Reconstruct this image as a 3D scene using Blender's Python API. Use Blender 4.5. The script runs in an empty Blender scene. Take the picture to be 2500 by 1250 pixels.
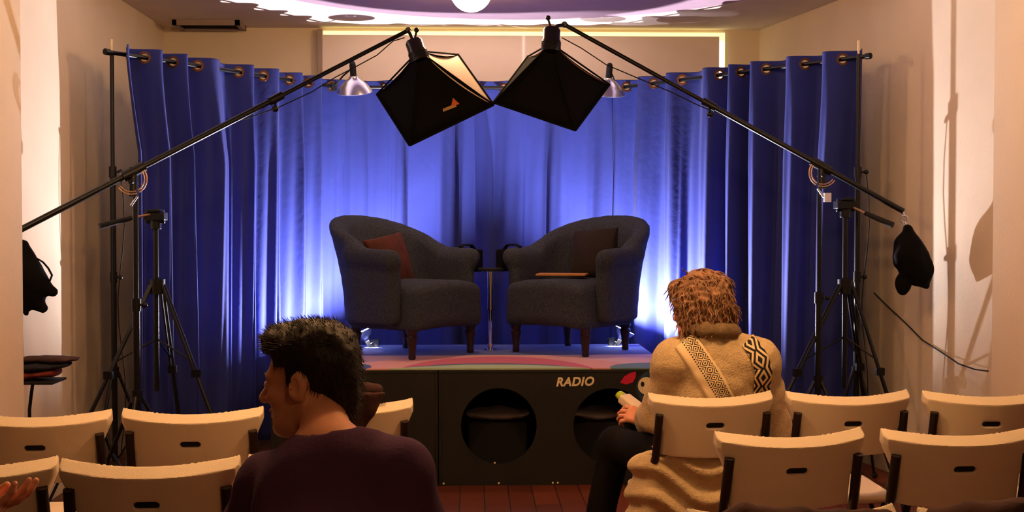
import bpy, math, random
import numpy as np
from mathutils import Vector, Matrix, Euler
from mathutils.bvhtree import BVHTree

SC = bpy.context.scene
COL = SC.collection
PI = math.pi
F = 3100.0                      # focal length in photo pixels (2500 wide)
EYE = np.array([0.0, 0.0, 1.45])
YAW = math.atan(100 / F); PITCH = math.atan(80 / F * math.cos(YAW))

# ---------------------------------------------------------------- camera
cam_d = bpy.data.cameras.new('camera')
cam_d.sensor_width = 36.0
cam_d.lens = 36.0 * F / 2500.0
cam_d.clip_start = 0.02
cam = bpy.data.objects.new('camera', cam_d)
COL.objects.link(cam)
cam.location = EYE
cam.rotation_euler = (PI / 2 - PITCH, 0, -YAW)
SC.camera = cam

# ---------------------------------------------------------------- world and exposure
w = bpy.data.worlds.new('world'); SC.world = w
w.use_nodes = True
w.node_tree.nodes['Background'].inputs[0].default_value = (1.0, 0.55, 0.30, 1)
w.node_tree.nodes['Background'].inputs[1].default_value = 0.02
SC.view_settings.view_transform = 'Standard'
SC.view_settings.look = 'None'
SC.view_settings.exposure = 0.0
SC.view_settings.gamma = 1.0
SC.view_settings.use_curve_mapping = False

WARM = (1.0, 0.56, 0.23)
GLOBE_L = 80.0        # hanging globe over the stage
ROOM_L = 125.0         # ceiling globes over the audience
UPLIGHT_W = 490.0
BULB_WHITE = (0.93, 0.87, 0.97)

def spot(name, loc, aim, watts, color, angle, blend=0.4, radius=0.03):
    d = bpy.data.lights.new(name, 'SPOT'); d.energy = watts; d.color = color
    d.spot_size = math.radians(angle); d.spot_blend = blend; d.shadow_soft_size = radius
    o = bpy.data.objects.new(name, d); COL.objects.link(o)
    o.location = loc
    o.rotation_euler = (Vector(aim) - Vector(loc)).to_track_quat('-Z', 'Y').to_euler()
    return o

# ---------------------------------------------------------------- pixel helper for measured places
FW = np.array([math.sin(YAW) * math.cos(PITCH), math.cos(YAW) * math.cos(PITCH), -math.sin(PITCH)])
RT = np.array([math.cos(YAW), -math.sin(YAW), 0.0])
UP = np.cross(RT, FW)
def P(px, py, Y):
    d = FW * F + RT * (px - 1250) - UP * (py - 625)
    return EYE + d * (Y / d[1])
def PZ(px, py, z):
    d = FW * F + RT * (px - 1250) - UP * (py - 625)
    return EYE + d * ((z - EYE[2]) / d[2])

# ---------------------------------------------------------------- mesh helpers
def V(*a): return np.array(a, float)
def unit(v):
    v = np.asarray(v, float); n = np.linalg.norm(v)
    return v / n if n > 1e-12 else v
def frame(d, up=(0, 0, 1)):
    d = unit(d); u = np.asarray(up, float)
    if abs(np.dot(d, unit(u))) > 0.97: u = V(1, 0, 0) if abs(d[0]) < .9 else V(0, 1, 0)
    x = unit(np.cross(u, d)); y = np.cross(d, x)
    return x, y
def rotz(a):
    c, s = math.cos(a), math.sin(a); return np.array([[c, -s, 0], [s, c, 0], [0, 0, 1.0]])
def rotx(a):
    c, s = math.cos(a), math.sin(a); return np.array([[1, 0, 0], [0, c, -s], [0, s, c.real]])
def roty(a):
    c, s = math.cos(a), math.sin(a); return np.array([[c, 0, s], [0, 1, 0], [-s, 0, c]])

class MB:
    def __init__(s): s.v = []; s.f = []; s.uv = None
    def add(s, v, f):
        n = len(s.v); s.v.extend([tuple(map(float, p)) for p in v]); s.f.extend([tuple(int(i) + n for i in q) for q in f]); return s
    def box(s, c, h, R=None):
        c = np.asarray(c, float); h = np.asarray(h, float)
        pts = np.array([[x, y, z] for z in (-1, 1) for y in (-1, 1) for x in (-1, 1)]) * h
        if R is not None: pts = pts @ np.asarray(R).T
        return s.add(pts + c, [(0, 2, 3, 1), (4, 5, 7, 6), (0, 1, 5, 4), (2, 6, 7, 3), (0, 4, 6, 2), (1, 3, 7, 5)])
    def bbox(s, lo, hi):
        lo = np.asarray(lo, float); hi = np.asarray(hi, float); return s.box((lo + hi) / 2, (hi - lo) / 2)
    def tube(s, pts, r, n=10, flat=1.0, up=(0, 0, 1), caps=True):
        pts = [np.asarray(p, float) for p in pts]
        rs = [r] * len(pts) if np.isscalar(r) else list(r)
        vs = []; fs = []
        px = None
        for i, p in enumerate(pts):
            d = pts[min(i + 1, len(pts) - 1)] - pts[max(i - 1, 0)]
            x, y = frame(d, up)
            if px is not None:
                dd = unit(d); x = px - dd * np.dot(px, dd); x = unit(x); y = np.cross(dd, x)
            px = x
            for k in range(n):
                a = 2 * PI * k / n
                vs.append(p + rs[i] * (math.cos(a) * x + flat * math.sin(a) * y))
        for i in range(len(pts) - 1):
            for k in range(n):
                a = i * n + k; b = i * n + (k + 1) % n
                fs.append((a, b, b + n, a + n))
        if caps:
            fs.append(tuple(range(n - 1, -1, -1))); m = (len(pts) - 1) * n; fs.append(tuple(m + k for k in range(n)))
        return s.add(vs, fs)
    def lathe(s, prof, c=(0, 0, 0), axis=(0, 0, 1), n=24, close=False):
        c = np.asarray(c, float); x, y = frame(axis); z = unit(axis)
        vs = []; fs = []
        for (r, h) in prof:
            for k in range(n):
                a = 2 * PI * k / n
                vs.append(c + z * h + max(r, 1e-4) * (math.cos(a) * x + math.sin(a) * y))
        m = len(prof)
        for i in range(m - 1 + (1 if close else 0)):
            for k in range(n):
                a = i * n + k; b = i * n + (k + 1) % n; i2 = ((i + 1) % m) * n
                fs.append((a, b, i2 + (k + 1) % n, i2 + k))
        if not close:
            if prof[0][0] > 1e-3: fs.append(tuple(range(n - 1, -1, -1)))
            if prof[-1][0] > 1e-3: fs.append(tuple((m - 1) * n + k for k in range(n)))
        return s.add(vs, fs)
    def torus(s, c, R, r, axis, n=20, m=8):
        prof = [(R + r * math.cos(2 * PI * j / m), r * math.sin(2 * PI * j / m)) for j in range(m)]
        return s.lathe(prof, c, axis, n, close=True)
    def ball(s, c, r, n=16, m=10, R=None):
        r = np.ones(3) * r if np.isscalar(r) else np.asarray(r, float)
        vs = []; fs = []
        for j in range(m + 1):
            t = PI * j / m
            for k in range(n):
                a = 2 * PI * k / n
                p = V(math.sin(t) * math.cos(a), math.sin(t) * math.sin(a), math.cos(t)) * r
                vs.append((p if R is None else R @ p) + np.asarray(c, float))
        for j in range(m):
            for k in range(n):
                a = j * n + k; b = j * n + (k + 1) % n
                fs.append((a, a + n, b + n, b))
        return s.add(vs, fs)
    def extrude(s, poly, y0, y1, T=lambda x, y, z: (x, y, z)):
        n = len(poly)
        vs = [T(x, y0, z) for x, z in poly] + [T(x, y1, z) for x, z in poly]
        fs = [tuple(range(n)), tuple(range(2 * n - 1, n - 1, -1))]
        for i in range(n): j = (i + 1) % n; fs.append((i, i + n, j + n, j))
        return s.add(vs, fs)
    def grid(s, A):
        A = np.asarray(A); m, n = A.shape[:2]
        return s.add(A.reshape(-1, 3), [(i * n + j, i * n + j + 1, (i + 1) * n + j + 1, (i + 1) * n + j) for i in range(m - 1) for j in range(n - 1)])

def smooth_shade(me, ang=None):
    me.polygons.foreach_set('use_smooth', [True] * len(me.polygons))
    if ang is not None:
        try: me.set_sharp_from_angle(angle=math.radians(ang))
        except Exception: pass

def root_world(o):
    l = np.zeros(3)
    while o is not None:
        l = l + np.array(o.location); o = o.parent
    return l

def obj(name, mb, m, parent=None, smooth=40, bevel=0, local=False):
    vs = np.array(mb.v, float)
    if parent is not None:
        if not local: vs = vs - root_world(parent)
        base = np.zeros(3)
    else:
        lo, hi = vs.min(0), vs.max(0); base = V((lo[0] + hi[0]) / 2, (lo[1] + hi[1]) / 2, lo[2])
        vs = vs - base
    me = bpy.data.meshes.new(name); me.from_pydata(vs.tolist(), [], mb.f)
    me.materials.append(m)
    if smooth is not False: smooth_shade(me, smooth)
    if mb.uv is not None:
        ul = me.uv_layers.new(name='uv'); U = np.asarray(mb.uv, float)
        li = np.empty(len(me.loops), int); me.loops.foreach_get('vertex_index', li)
        ul.data.foreach_set('uv', U[li].ravel())
    o = bpy.data.objects.new(name, me); COL.objects.link(o)
    o.location = base
    if parent is not None: o.parent = parent
    if bevel:
        b = o.modifiers.new('bevel', 'BEVEL'); b.width = bevel; b.segments = 2; b.limit_method = 'ANGLE'; b.angle_limit = math.radians(40)
    return o

def thing(name, label, cat, loc=(0, 0, 0), rz=0, group=None):
    o = bpy.data.objects.new(name, None); COL.objects.link(o)
    o.location = loc; o.rotation_euler = (0, 0, rz); o.empty_display_size = 0.05
    o['label'] = label; o['category'] = cat
    if group: o['group'] = group
    return o
def tag(o, label, cat, group=None, kind=None):
    o['label'] = label; o['category'] = cat
    if group: o['group'] = group
    if kind: o['kind'] = kind
    return o
def struct(name, mb, m, parent=None, **k):
    o = obj(name, mb, m, parent, **k); o['kind'] = 'structure'; return o
def copy_tree(o, parent=None):
    c = o.copy(); COL.objects.link(c); c.parent = parent
    for ch in list(o.children): copy_tree(ch, c)
    return c

# ---------------------------------------------------------------- implicit shapes -> surface nets
def rc(a, b, r1, r2=None):
    a = np.asarray(a, float); b = np.asarray(b, float); r2 = r1 if r2 is None else r2
    ba = b - a; L = max(float(ba @ ba), 1e-12)
    def f(p):
        h = np.clip(((p - a) @ ba) / L, 0, 1)
        return np.linalg.norm(p - a - h[:, None] * ba, axis=1) - (r1 + (r2 - r1) * h)
    return f
def chain(pts, rs, k=0.01):
    return su(k, *[rc(pts[i], pts[i + 1], rs[i], rs[i + 1]) for i in range(len(pts) - 1)])
def el(c, r, R=None):
    c = np.asarray(c, float); r = np.asarray(r, float)
    def f(p):
        q = p - c
        if R is not None: q = q @ R
        k0 = np.linalg.norm(q / r, axis=1); k1 = np.linalg.norm(q / r ** 2, axis=1)
        return k0 * (k0 - 1) / np.maximum(k1, 1e-9)
    return f
def bx(c, h, r=0.0, R=None):
    c = np.asarray(c, float); h = np.asarray(h, float) - r
    def f(p):
        q = p - c
        if R is not None: q = q @ R
        d = np.abs(q) - h
        return np.linalg.norm(np.maximum(d, 0), axis=1) + np.minimum(d.max(1), 0) - r
    return f
def smin(a, b, k):
    h = np.maximum(k - np.abs(a - b), 0) / k
    return np.minimum(a, b) - h * h * k * 0.25
def smax(a, b, k): return -smin(-a, -b, k)
def su(k, *fs):
    def f(p):
        d = fs[0](p)
        for g in fs[1:]: d = smin(d, g(p), k)
        return d
    return f
def sub(k, a, *bs):
    def f(p):
        d = a(p)
        for b in bs: d = smax(d, -b(p), k)
        return d
    return f
def isect(k, a, b): return lambda p: smax(a(p), b(p), k)
def grow(f, r): return lambda p: f(p) - r
def loc(f, o, R):
    o = np.asarray(o, float); return lambda p: f((p - o) @ R)
def noise(p, freq, seed=0, oct=3, stretch=(1, 1, 1)):
    rg = np.random.RandomState(seed); q = p * np.asarray(stretch); s = 0; amp = 1; tot = 0
    for o in range(oct):
        for _ in range(4):
            d = rg.normal(size=3); d /= np.linalg.norm(d)
            e = rg.normal(size=3); e /= np.linalg.norm(e)
            s = s + amp * np.sin(freq * (q @ d) + rg.rand() * 6.28 + 1.3 * np.sin(freq * 0.7 * (q @ e) + rg.rand() * 6.28))
        tot += amp * 2.2; amp *= .55; freq *= 1.9
    return s / tot
def nets(f, lo, hi, h, B=5):
    lo = np.asarray(lo, float); hi = np.asarray(hi, float)
    nb = np.ceil((hi - lo) / h / B).astype(int) + 1
    n = nb * B
    bi = np.stack(np.meshgrid(*[np.arange(k) for k in nb], indexing='ij'), -1).reshape(-1, 3)
    c = lo + (bi * B + (B - 1) / 2) * h
    dc = f(c)
    V6 = np.empty((nb[0], B, nb[1], B, nb[2], B), np.float32)
    V6[:] = dc.reshape(nb)[:, None, :, None, :, None]
    act = np.nonzero(np.abs(dc) < h * B * 0.87 * 1.9)[0]
    sub_i = np.stack(np.meshgrid(*[np.arange(B)] * 3, indexing='ij'), -1).reshape(-1, 3)
    for s in range(0, len(act), 4000):
        a = bi[act[s:s + 4000]]
        pts = lo + ((a[:, None, :] * B + sub_i[None]) * h).reshape(-1, 3)
        d = f(pts).reshape(len(a), B, B, B)
        V6[a[:, 0], :, a[:, 1], :, a[:, 2], :] = d
    Vv = V6.reshape(n)
    S = Vv < 0
    cnt = np.zeros(n - 1, np.int8)
    for dx in (0, 1):
        for dy in (0, 1):
            for dz in (0, 1):
                cnt += S[dx:n[0] - 1 + dx, dy:n[1] - 1 + dy, dz:n[2] - 1 + dz]
    mixed = (cnt > 0) & (cnt < 8)
    ci = np.stack(np.nonzero(mixed), -1)
    idx = -np.ones(n - 1, np.int64); idx[mixed] = np.arange(len(ci))
    acc = np.zeros((len(ci), 3)); num = np.zeros(len(ci))
    for ax in range(3):
        o1, o2 = [(1, 2), (0, 2), (0, 1)][ax]
        for u in (0, 1):
            for v in (0, 1):
                a = ci.copy(); a[:, o1] += u; a[:, o2] += v
                b = a.copy(); b[:, ax] += 1
                va = Vv[a[:, 0], a[:, 1], a[:, 2]]; vb = Vv[b[:, 0], b[:, 1], b[:, 2]]
                m = (va < 0) != (vb < 0)
                t = np.where(m, va / np.where(m, va - vb, 1), 0)
                pt = a.astype(float); pt[:, ax] += t
                acc += np.where(m[:, None], pt, 0); num += m
    verts = lo + acc / np.maximum(num, 1)[:, None] * h
    faces = []
    for ax in range(3):
        o1, o2 = [(1, 2), (2, 0), (0, 1)][ax]
        sl0 = [slice(None)] * 3; sl1 = [slice(None)] * 3
        sl0[ax] = slice(0, n[ax] - 1); sl1[ax] = slice(1, n[ax])
        A = S[tuple(sl0)]; Bm = S[tuple(sl1)]
        e = np.stack(np.nonzero(A != Bm), -1)
        ok = (e[:, o1] > 0) & (e[:, o2] > 0) & (e[:, o1] < n[o1] - 1) & (e[:, o2] < n[o2] - 1)
        e = e[ok]; inside = A[e[:, 0], e[:, 1], e[:, 2]]
        def g(d1, d2):
            q = e.copy(); q[:, o1] += d1; q[:, o2] += d2
            return idx[q[:, 0], q[:, 1], q[:, 2]]
        Q = np.stack([g(-1, -1), g(0, -1), g(0, 0), g(-1, 0)], -1)
        Q[~inside] = Q[~inside][:, ::-1]
        faces.append(Q)
    Fq = np.concatenate(faces); Fq = Fq[(Fq >= 0).all(1)]
    mb = MB(); mb.v = [tuple(p) for p in verts]; mb.f = [tuple(int(i) for i in q) for q in Fq]
    return mb

# ---------------------------------------------------------------- materials
def s2l(c):
    return tuple(((x / 255) / 12.92 if x / 255 <= 0.04045 else (((x / 255) + 0.055) / 1.055) ** 2.4) for x in c)
def mat(name, rgb, rough=0.7, metal=0.0, var=0.08, scale=8.0, bump=0.0, bscale=60.0, sheen=0.0, emit=None, estr=0.0, spec=0.4, alpha=None, trans=0.0):
    m = bpy.data.materials.new(name); m.use_nodes = True
    nt = m.node_tree; b = nt.nodes['Principled BSDF']
    c = s2l(rgb) if max(rgb) > 1 else rgb
    tc = nt.nodes.new('ShaderNodeTexCoord'); nz = nt.nodes.new('ShaderNodeTexNoise'); nz.inputs['Scale'].default_value = scale; nz.inputs['Detail'].default_value = 4
    nt.links.new(tc.outputs['Object'], nz.inputs['Vector'])
    rp = nt.nodes.new('ShaderNodeValToRGB')
    rp.color_ramp.elements[0].position = 0.3; rp.color_ramp.elements[1].position = 0.7
    rp.color_ramp.elements[0].color = tuple(x * (1 - var) for x in c) + (1,); rp.color_ramp.elements[1].color = tuple(min(1, x * (1 + var)) for x in c) + (1,)
    nt.links.new(nz.outputs['Fac'], rp.inputs['Fac']); nt.links.new(rp.outputs['Color'], b.inputs['Base Color'])
    b.inputs['Roughness'].default_value = rough; b.inputs['Metallic'].default_value = metal
    b.inputs['Specular IOR Level'].default_value = spec
    if sheen: b.inputs['Sheen Weight'].default_value = sheen
    if trans: b.inputs['Transmission Weight'].default_value = trans
    if bump:
        n2 = nt.nodes.new('ShaderNodeTexNoise'); n2.inputs['Scale'].default_value = bscale; n2.inputs['Detail'].default_value = 3
        nt.links.new(tc.outputs['Object'], n2.inputs['Vector'])
        bp = nt.nodes.new('ShaderNodeBump'); bp.inputs['Strength'].default_value = bump; bp.inputs['Distance'].default_value = 0.01
        nt.links.new(n2.outputs['Fac'], bp.inputs['Height']); nt.links.new(bp.outputs['Normal'], b.inputs['Normal'])
    if emit:
        b.inputs['Emission Color'].default_value = tuple(emit) + (1,); b.inputs['Emission Strength'].default_value = estr
    return m

M = {}
M['wall'] = mat('wall_plaster', (216, 198, 172), 0.9, var=0.04, scale=2.5, bump=0.15, bscale=40)
M['hall_wall'] = mat('hall_wall_dark', (92, 66, 54), 0.8)
M['wall_white'] = mat('painted_blind', (222, 205, 192), 0.8, var=0.02)
M['ceiling'] = mat('ceiling_plaster', (226, 208, 196), 0.9, var=0.06, scale=3, bump=0.1)
M['ring'] = mat('white_plaster', (248, 244, 246), 0.85, var=0.02)
M['dome'] = mat('mauve_paint', (172, 144, 158), 0.85, var=0.05)
M['white_plastic'] = mat('moulded_plastic', (232, 214, 190), 0.55, var=0.02, bump=0.12, bscale=300, spec=0.3)
M['frame'] = mat('bronze_frame_paint', (40, 30, 26), 0.45, metal=0.3, var=0.1)
M['black_metal'] = mat('black_metal', (14, 13, 14), 0.38, metal=0.3, var=0.1)
M['black_matte'] = mat('black_matte', (14, 12, 12), 0.8, var=0.1)
M['chrome'] = mat('chrome', (210, 210, 215), 0.15, metal=1.0, var=0.02)
M['alu'] = mat('spun_aluminium', (215, 215, 225), 0.22, metal=0.9, var=0.04)
M['nylon'] = mat('black_nylon', (10, 9, 9), 0.9, var=0.1, bump=0.1, bscale=30, spec=0.1)
M['lit_side_pale'] = mat('pale_lit_side', (235, 210, 190), 0.6, var=0.06, scale=12)  # pale tone paints the globe's light onto one side face of the left softbox
M['curtain'] = mat('blue_velour', (0.022, 0.031, 0.180), 0.85, var=0.05, scale=5, bump=0.2, bscale=25, sheen=0.03, spec=0.2)
M['tweed'] = mat('grey_tweed', (54, 57, 66), 0.95, var=0.35, scale=90, bump=0.4, bscale=180, spec=0.15)
M['darkwood'] = mat('dark_wood', (34, 14, 10), 0.4, var=0.3, scale=15)
M['cushion_red'] = mat('rust_cushion', (72, 31, 20), 0.95, var=0.3, scale=12)
M['cushion_brown'] = mat('brown_cushion', (32, 20, 18), 0.95, var=0.2, scale=15)
M['booklet'] = mat('orange_booklet', (176, 116, 60), 0.7)
M['stage'] = mat('black_stage_board', (17, 14, 10), 0.65, var=0.25, scale=6, bump=0.1)
M['stage_in'] = mat('stage_inside', (10, 9, 12), 0.8)
M['pale_cloth'] = mat('pale_cloth', (225, 220, 228), 0.9)
M['letter'] = mat('cream_letter', (235, 215, 170), 0.7)
M['red_mark'] = mat('crimson_print', (190, 20, 60), 0.6)
M['teal_mark'] = mat('teal_print', (28, 58, 78), 0.7)
M['skin_man'] = mat('skin_tan', (222, 160, 126), 0.5, var=0.06, scale=20, bump=0.08, bscale=200)
M['skin_woman'] = mat('skin_light', (222, 150, 118), 0.5, var=0.05, scale=20, bump=0.06, bscale=200)
M['hair_dark'] = mat('dark_brown_hair', (26, 14, 9), 0.6, var=0.4, scale=40)
M['hair_red'] = mat('auburn_hair', (142, 104, 76), 0.6, var=0.5, scale=30)
M['tee'] = mat('aubergine_jersey', (74, 50, 78), 0.95, var=0.12, scale=8, bump=0.15, bscale=150, spec=0.1)
M['knit'] = mat('beige_knit', (205, 180, 142), 0.95, var=0.10, scale=60, bump=0.5, bscale=160, spec=0.1)
M['scarf'] = mat('grey_brown_knit', (120, 98, 72), 0.95, var=0.2, scale=60, bump=0.4, bscale=160)
M['black_cloth'] = mat('black_cloth', (16, 13, 14), 0.9, var=0.1, spec=0.1)
M['navy_cloth'] = mat('navy_cloth', (28, 26, 36), 0.9, var=0.2, scale=10)
M['brown_cloth'] = mat('brown_cloth', (62, 38, 36), 0.95, var=0.25, scale=15, bump=0.2)
M['redbrown'] = mat('red_brown_cloth', (110, 40, 28), 0.9, var=0.2)
M['shoe'] = mat('shoe_leather', (22, 18, 16), 0.5)
M['eye'] = mat('eye_white', (225, 220, 215), 0.2)
M['iris'] = mat('dark_iris', (30, 20, 15), 0.1)
M['nail'] = mat('pink_nail_polish', (214, 40, 96), 0.25)
M['vent'] = mat('vent_metal', (150, 128, 116), 0.6)
M['vent_dark'] = mat('vent_shadow', (60, 48, 42), 0.8)
M['green'] = mat('lime_plastic', (170, 190, 40), 0.4)
M['pack'] = mat('glossy_pack', (225, 205, 180), 0.35)
M['pack_pink'] = mat('pink_label', (205, 120, 120), 0.5)
M['whitetape'] = mat('white_tape', (220, 215, 235), 0.7)
M['gold'] = mat('gold_print', (170, 130, 80), 0.5)
M['orange'] = mat('orange_print', (190, 90, 40), 0.5)
M['globe'] = mat('lit_globe_glass', (255, 240, 225), 0.3, emit=(1.0, 0.62, 0.30), estr=GLOBE_L)
M['room_globe'] = mat('lit_room_globe_glass', (255, 240, 225), 0.3, emit=WARM, estr=ROOM_L)
M['hall_fill_globe'] = mat('hall_fill_globe_glass', (255, 240, 225), 0.3, emit=WARM, estr=55.0)
M['bulb'] = mat('white_bulb', (240, 240, 245), 0.2)
M['daylight_top'] = mat('daylight_gap_top', (255, 255, 200), 0.5, emit=(1.0, 0.93, 0.40), estr=1.1)
M['daylight_side'] = mat('daylight_gap_side', (255, 255, 255), 0.5, emit=(1.0, 0.92, 0.78), estr=1.6)

def clear_mat(name, tr, emit=0.0):
    m = bpy.data.materials.new(name); m.use_nodes = True; nt = m.node_tree; b = nt.nodes['Principled BSDF']
    b.inputs['Base Color'].default_value = (.85, .85, .9, 1); b.inputs['Roughness'].default_value = .2
    if emit: b.inputs['Emission Color'].default_value = (1, .92, .9, 1); b.inputs['Emission Strength'].default_value = emit
    t = nt.nodes.new('ShaderNodeBsdfTransparent'); mx = nt.nodes.new('ShaderNodeMixShader'); mx.inputs[0].default_value = tr
    nt.links.new(b.outputs[0], mx.inputs[1]); nt.links.new(t.outputs[0], mx.inputs[2]); nt.links.new(mx.outputs[0], nt.nodes['Material Output'].inputs['Surface'])
    return m
M['clear_bulb'] = clear_mat('clear_bulb', .85, 60.0)
def nodes_of(m): return m.node_tree, m.node_tree.nodes['Principled BSDF']
def floor_mat():
    m = bpy.data.materials.new('floor_planks'); m.use_nodes = True; nt, b = nodes_of(m)
    tc = nt.nodes.new('ShaderNodeTexCoord')
    mp = nt.nodes.new('ShaderNodeMapping'); mp.inputs['Rotation'].default_value = (0, 0, PI / 2)
    br = nt.nodes.new('ShaderNodeTexBrick'); br.offset = 0.37
    br.inputs['Scale'].default_value = 1.0; br.inputs['Brick Width'].default_value = 1.3; br.inputs['Row Height'].default_value = 0.13
    br.inputs['Mortar Size'].default_value = 0.003
    br.inputs['Color1'].default_value = s2l((122, 54, 26)) + (1,); br.inputs['Color2'].default_value = s2l((92, 38, 18)) + (1,); br.inputs['Mortar'].default_value = s2l((40, 18, 10)) + (1,)
    nz = nt.nodes.new('ShaderNodeTexNoise'); nz.inputs['Scale'].default_value = 14
    mx = nt.nodes.new('ShaderNodeMixRGB'); mx.blend_type = 'MULTIPLY'; mx.inputs[0].default_value = 0.4
    nt.links.new(tc.outputs['Object'], mp.inputs['Vector']); nt.links.new(mp.outputs['Vector'], br.inputs['Vector'])
    nt.links.new(tc.outputs['Object'], nz.inputs['Vector'])
    nt.links.new(br.outputs['Color'], mx.inputs[1]); nt.links.new(nz.outputs['Color'], mx.inputs[2]); nt.links.new(mx.outputs[0], b.inputs['Base Color'])
    b.inputs['Roughness'].default_value = 0.45
    return m
M['floor'] = floor_mat()

def math_node(nt, op, a=None, b=None, c=None):
    n = nt.nodes.new('ShaderNodeMath'); n.operation = op
    for i, x in enumerate((a, b, c)):
        if x is None: continue
        if isinstance(x, (int, float)): n.inputs[i].default_value = x
        else: nt.links.new(x, n.inputs[i])
    return n.outputs[0]
def rug_mat():
    # ellipses printed on the rug, in the rug's own metres from its front centre
    m = bpy.data.materials.new('patterned_rug'); m.use_nodes = True; nt, b = nodes_of(m)
    tc = nt.nodes.new('ShaderNodeTexCoord'); sp = nt.nodes.new('ShaderNodeSeparateXYZ')
    nz = nt.nodes.new('ShaderNodeTexNoise'); nz.inputs['Scale'].default_value = 3
    nt.links.new(tc.outputs['Object'], sp.inputs[0]); nt.links.new(tc.outputs['Object'], nz.inputs['Vector'])
    X, Y = sp.outputs[0], sp.outputs[1]
    wob = math_node(nt, 'MULTIPLY', math_node(nt, 'SUBTRACT', nz.outputs['Fac'], 0.5), 0.25)
    def ell(cx, cy, rx, ry):
        dx = math_node(nt, 'DIVIDE', math_node(nt, 'SUBTRACT', X, cx), rx); dy = math_node(nt, 'DIVIDE', math_node(nt, 'SUBTRACT', Y, cy), ry)
        d = math_node(nt, 'ADD', math_node(nt, 'ADD', math_node(nt, 'MULTIPLY', dx, dx), math_node(nt, 'MULTIPLY', dy, dy)), wob)
        return math_node(nt, 'LESS_THAN', d, 1.0)
    col = None
    base = nt.nodes.new('ShaderNodeRGB'); base.outputs[0].default_value = s2l((208, 168, 162)) + (1,); col = base.outputs[0]
    for (cx, cy, rx, ry, c) in [(0.05, 1.05, 2.2, 0.36, (84, 96, 140)), (-1.0, 0.95, 0.45, 0.28, (120, 120, 150)), (0.13, -0.25, 0.85, 0.96, (206, 150, 138)), (0.13, -0.25, 0.56, 0.86, (186, 92, 108)),
                                (0.1, -0.3, 0.62, 0.56, (70, 92, 118)), (0.1, -0.3, 0.70, 0.49, (156, 176, 136)),
                                (-0.8, 0.1, 0.24, 0.22, (64, 84, 128)), (1.02, 0.02, 0.25, 0.24, (92, 122, 122))]:
        mx = nt.nodes.new('ShaderNodeMixRGB'); nt.links.new(ell(cx, cy, rx, ry), mx.inputs[0]); nt.links.new(col, mx.inputs[1]); mx.inputs[2].default_value = s2l(c) + (1,); col = mx.outputs[0]
    nt.links.new(col, b.inputs['Base Color']); b.inputs['Roughness'].default_value = 0.95
    return m
M['rug'] = rug_mat()
def band_mat(name, scale_u, big=False):
    # knitted fair-isle band: cream with dark diamonds in the middle and dotted edge lines (u along, v across 0..1)
    m = bpy.data.materials.new(name); m.use_nodes = True; nt, b = nodes_of(m)
    uv = nt.nodes.new('ShaderNodeUVMap'); uv.uv_map = 'uv'; sp = nt.nodes.new('ShaderNodeSeparateXYZ'); nt.links.new(uv.outputs[0], sp.inputs[0])
    U, Vv = sp.outputs[0], sp.outputs[1]
    u = math_node(nt, 'MULTIPLY', U, scale_u)
    fr = math_node(nt, 'ABSOLUTE', math_node(nt, 'SUBTRACT', math_node(nt, 'FRACT', u), 0.5))      # 0..0.5 triangle
    if not big:
        vc = math_node(nt, 'ABSOLUTE', math_node(nt, 'SUBTRACT', Vv, 0.66))                          # distance from pattern centre
        zz = math_node(nt, 'ADD', math_node(nt, 'MULTIPLY', vc, 2.6), fr)
        zf = math_node(nt, 'FRACT', math_node(nt, 'MULTIPLY', zz, 3.2))
        dia = math_node(nt, 'LESS_THAN', zf, 0.42)
        inb = math_node(nt, 'LESS_THAN', vc, 0.24)
        pat = math_node(nt, 'MULTIPLY', dia, inb)
        dots = math_node(nt, 'MULTIPLY', math_node(nt, 'LESS_THAN', math_node(nt, 'ABSOLUTE', math_node(nt, 'SUBTRACT', Vv, 0.36)), 0.03), math_node(nt, 'LESS_THAN', math_node(nt, 'FRACT', math_node(nt, 'MULTIPLY', u, 3.0)), 0.55))
        tot = math_node(nt, 'MAXIMUM', pat, dots)
    else:
        v2 = math_node(nt, 'MULTIPLY', math_node(nt, 'ABSOLUTE', math_node(nt, 'SUBTRACT', Vv, 0.5)), 1.6)
        zz = math_node(nt, 'ADD', v2, fr)
        zf = math_node(nt, 'FRACT', math_node(nt, 'MULTIPLY', zz, 2.2))
        tot = math_node(nt, 'LESS_THAN', zf, 0.52)
    mx = nt.nodes.new('ShaderNodeMixRGB'); nt.links.new(tot, mx.inputs[0])
    mx.inputs[1].default_value = s2l((240, 214, 170)) + (1,); mx.inputs[2].default_value = s2l((34, 28, 30)) + (1,)
    nt.links.new(mx.outputs[0], b.inputs['Base Color']); b.inputs['Roughness'].default_value = 0.95
    return m
M['band'] = band_mat('fair_isle_band', 16.0)
M['band_big'] = band_mat('bold_fair_isle_band', 7.0, True)

# ================================================================= ROOM
ZC = 2.854
LX, PLX, PRX = -2.2, P(57, 600, 5.5)[0], P(2421, 600, 5.5)[0]
def RX(y): return 2.10 + (9.22 - y) * 0.17
mb = MB(); mb.bbox((-3.8, -4.2, -0.05), (4.2, 9.4, 0.0)); struct('floor', mb, M['floor'], smooth=False)
mb = MB(); mb.bbox((-3, 9.22, 0), (3.6, 9.32, 3.3)); struct('wall_back', mb, M['wall'], smooth=False)
mb = MB(); mb.bbox((LX - 0.1, 4.7, 0), (LX, 9.22, 3.3)); struct('wall_left', mb, M['wall'], smooth=False)
mb = MB()
q = [(RX(9.22), 9.22), (RX(5.2), 5.2), (RX(5.2), 4.7), (RX(5.2) + .1, 4.7), (RX(5.2) + .1, 9.22)]
vs = [(x, y, z) for z in (0, 3.3) for x, y in q]
mb.add(vs, [(4, 3, 2, 1, 0), (5, 6, 7, 8, 9)] + [(i, (i + 1) % 5, (i + 1) % 5 + 5, i + 5) for i in range(5)])
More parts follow.
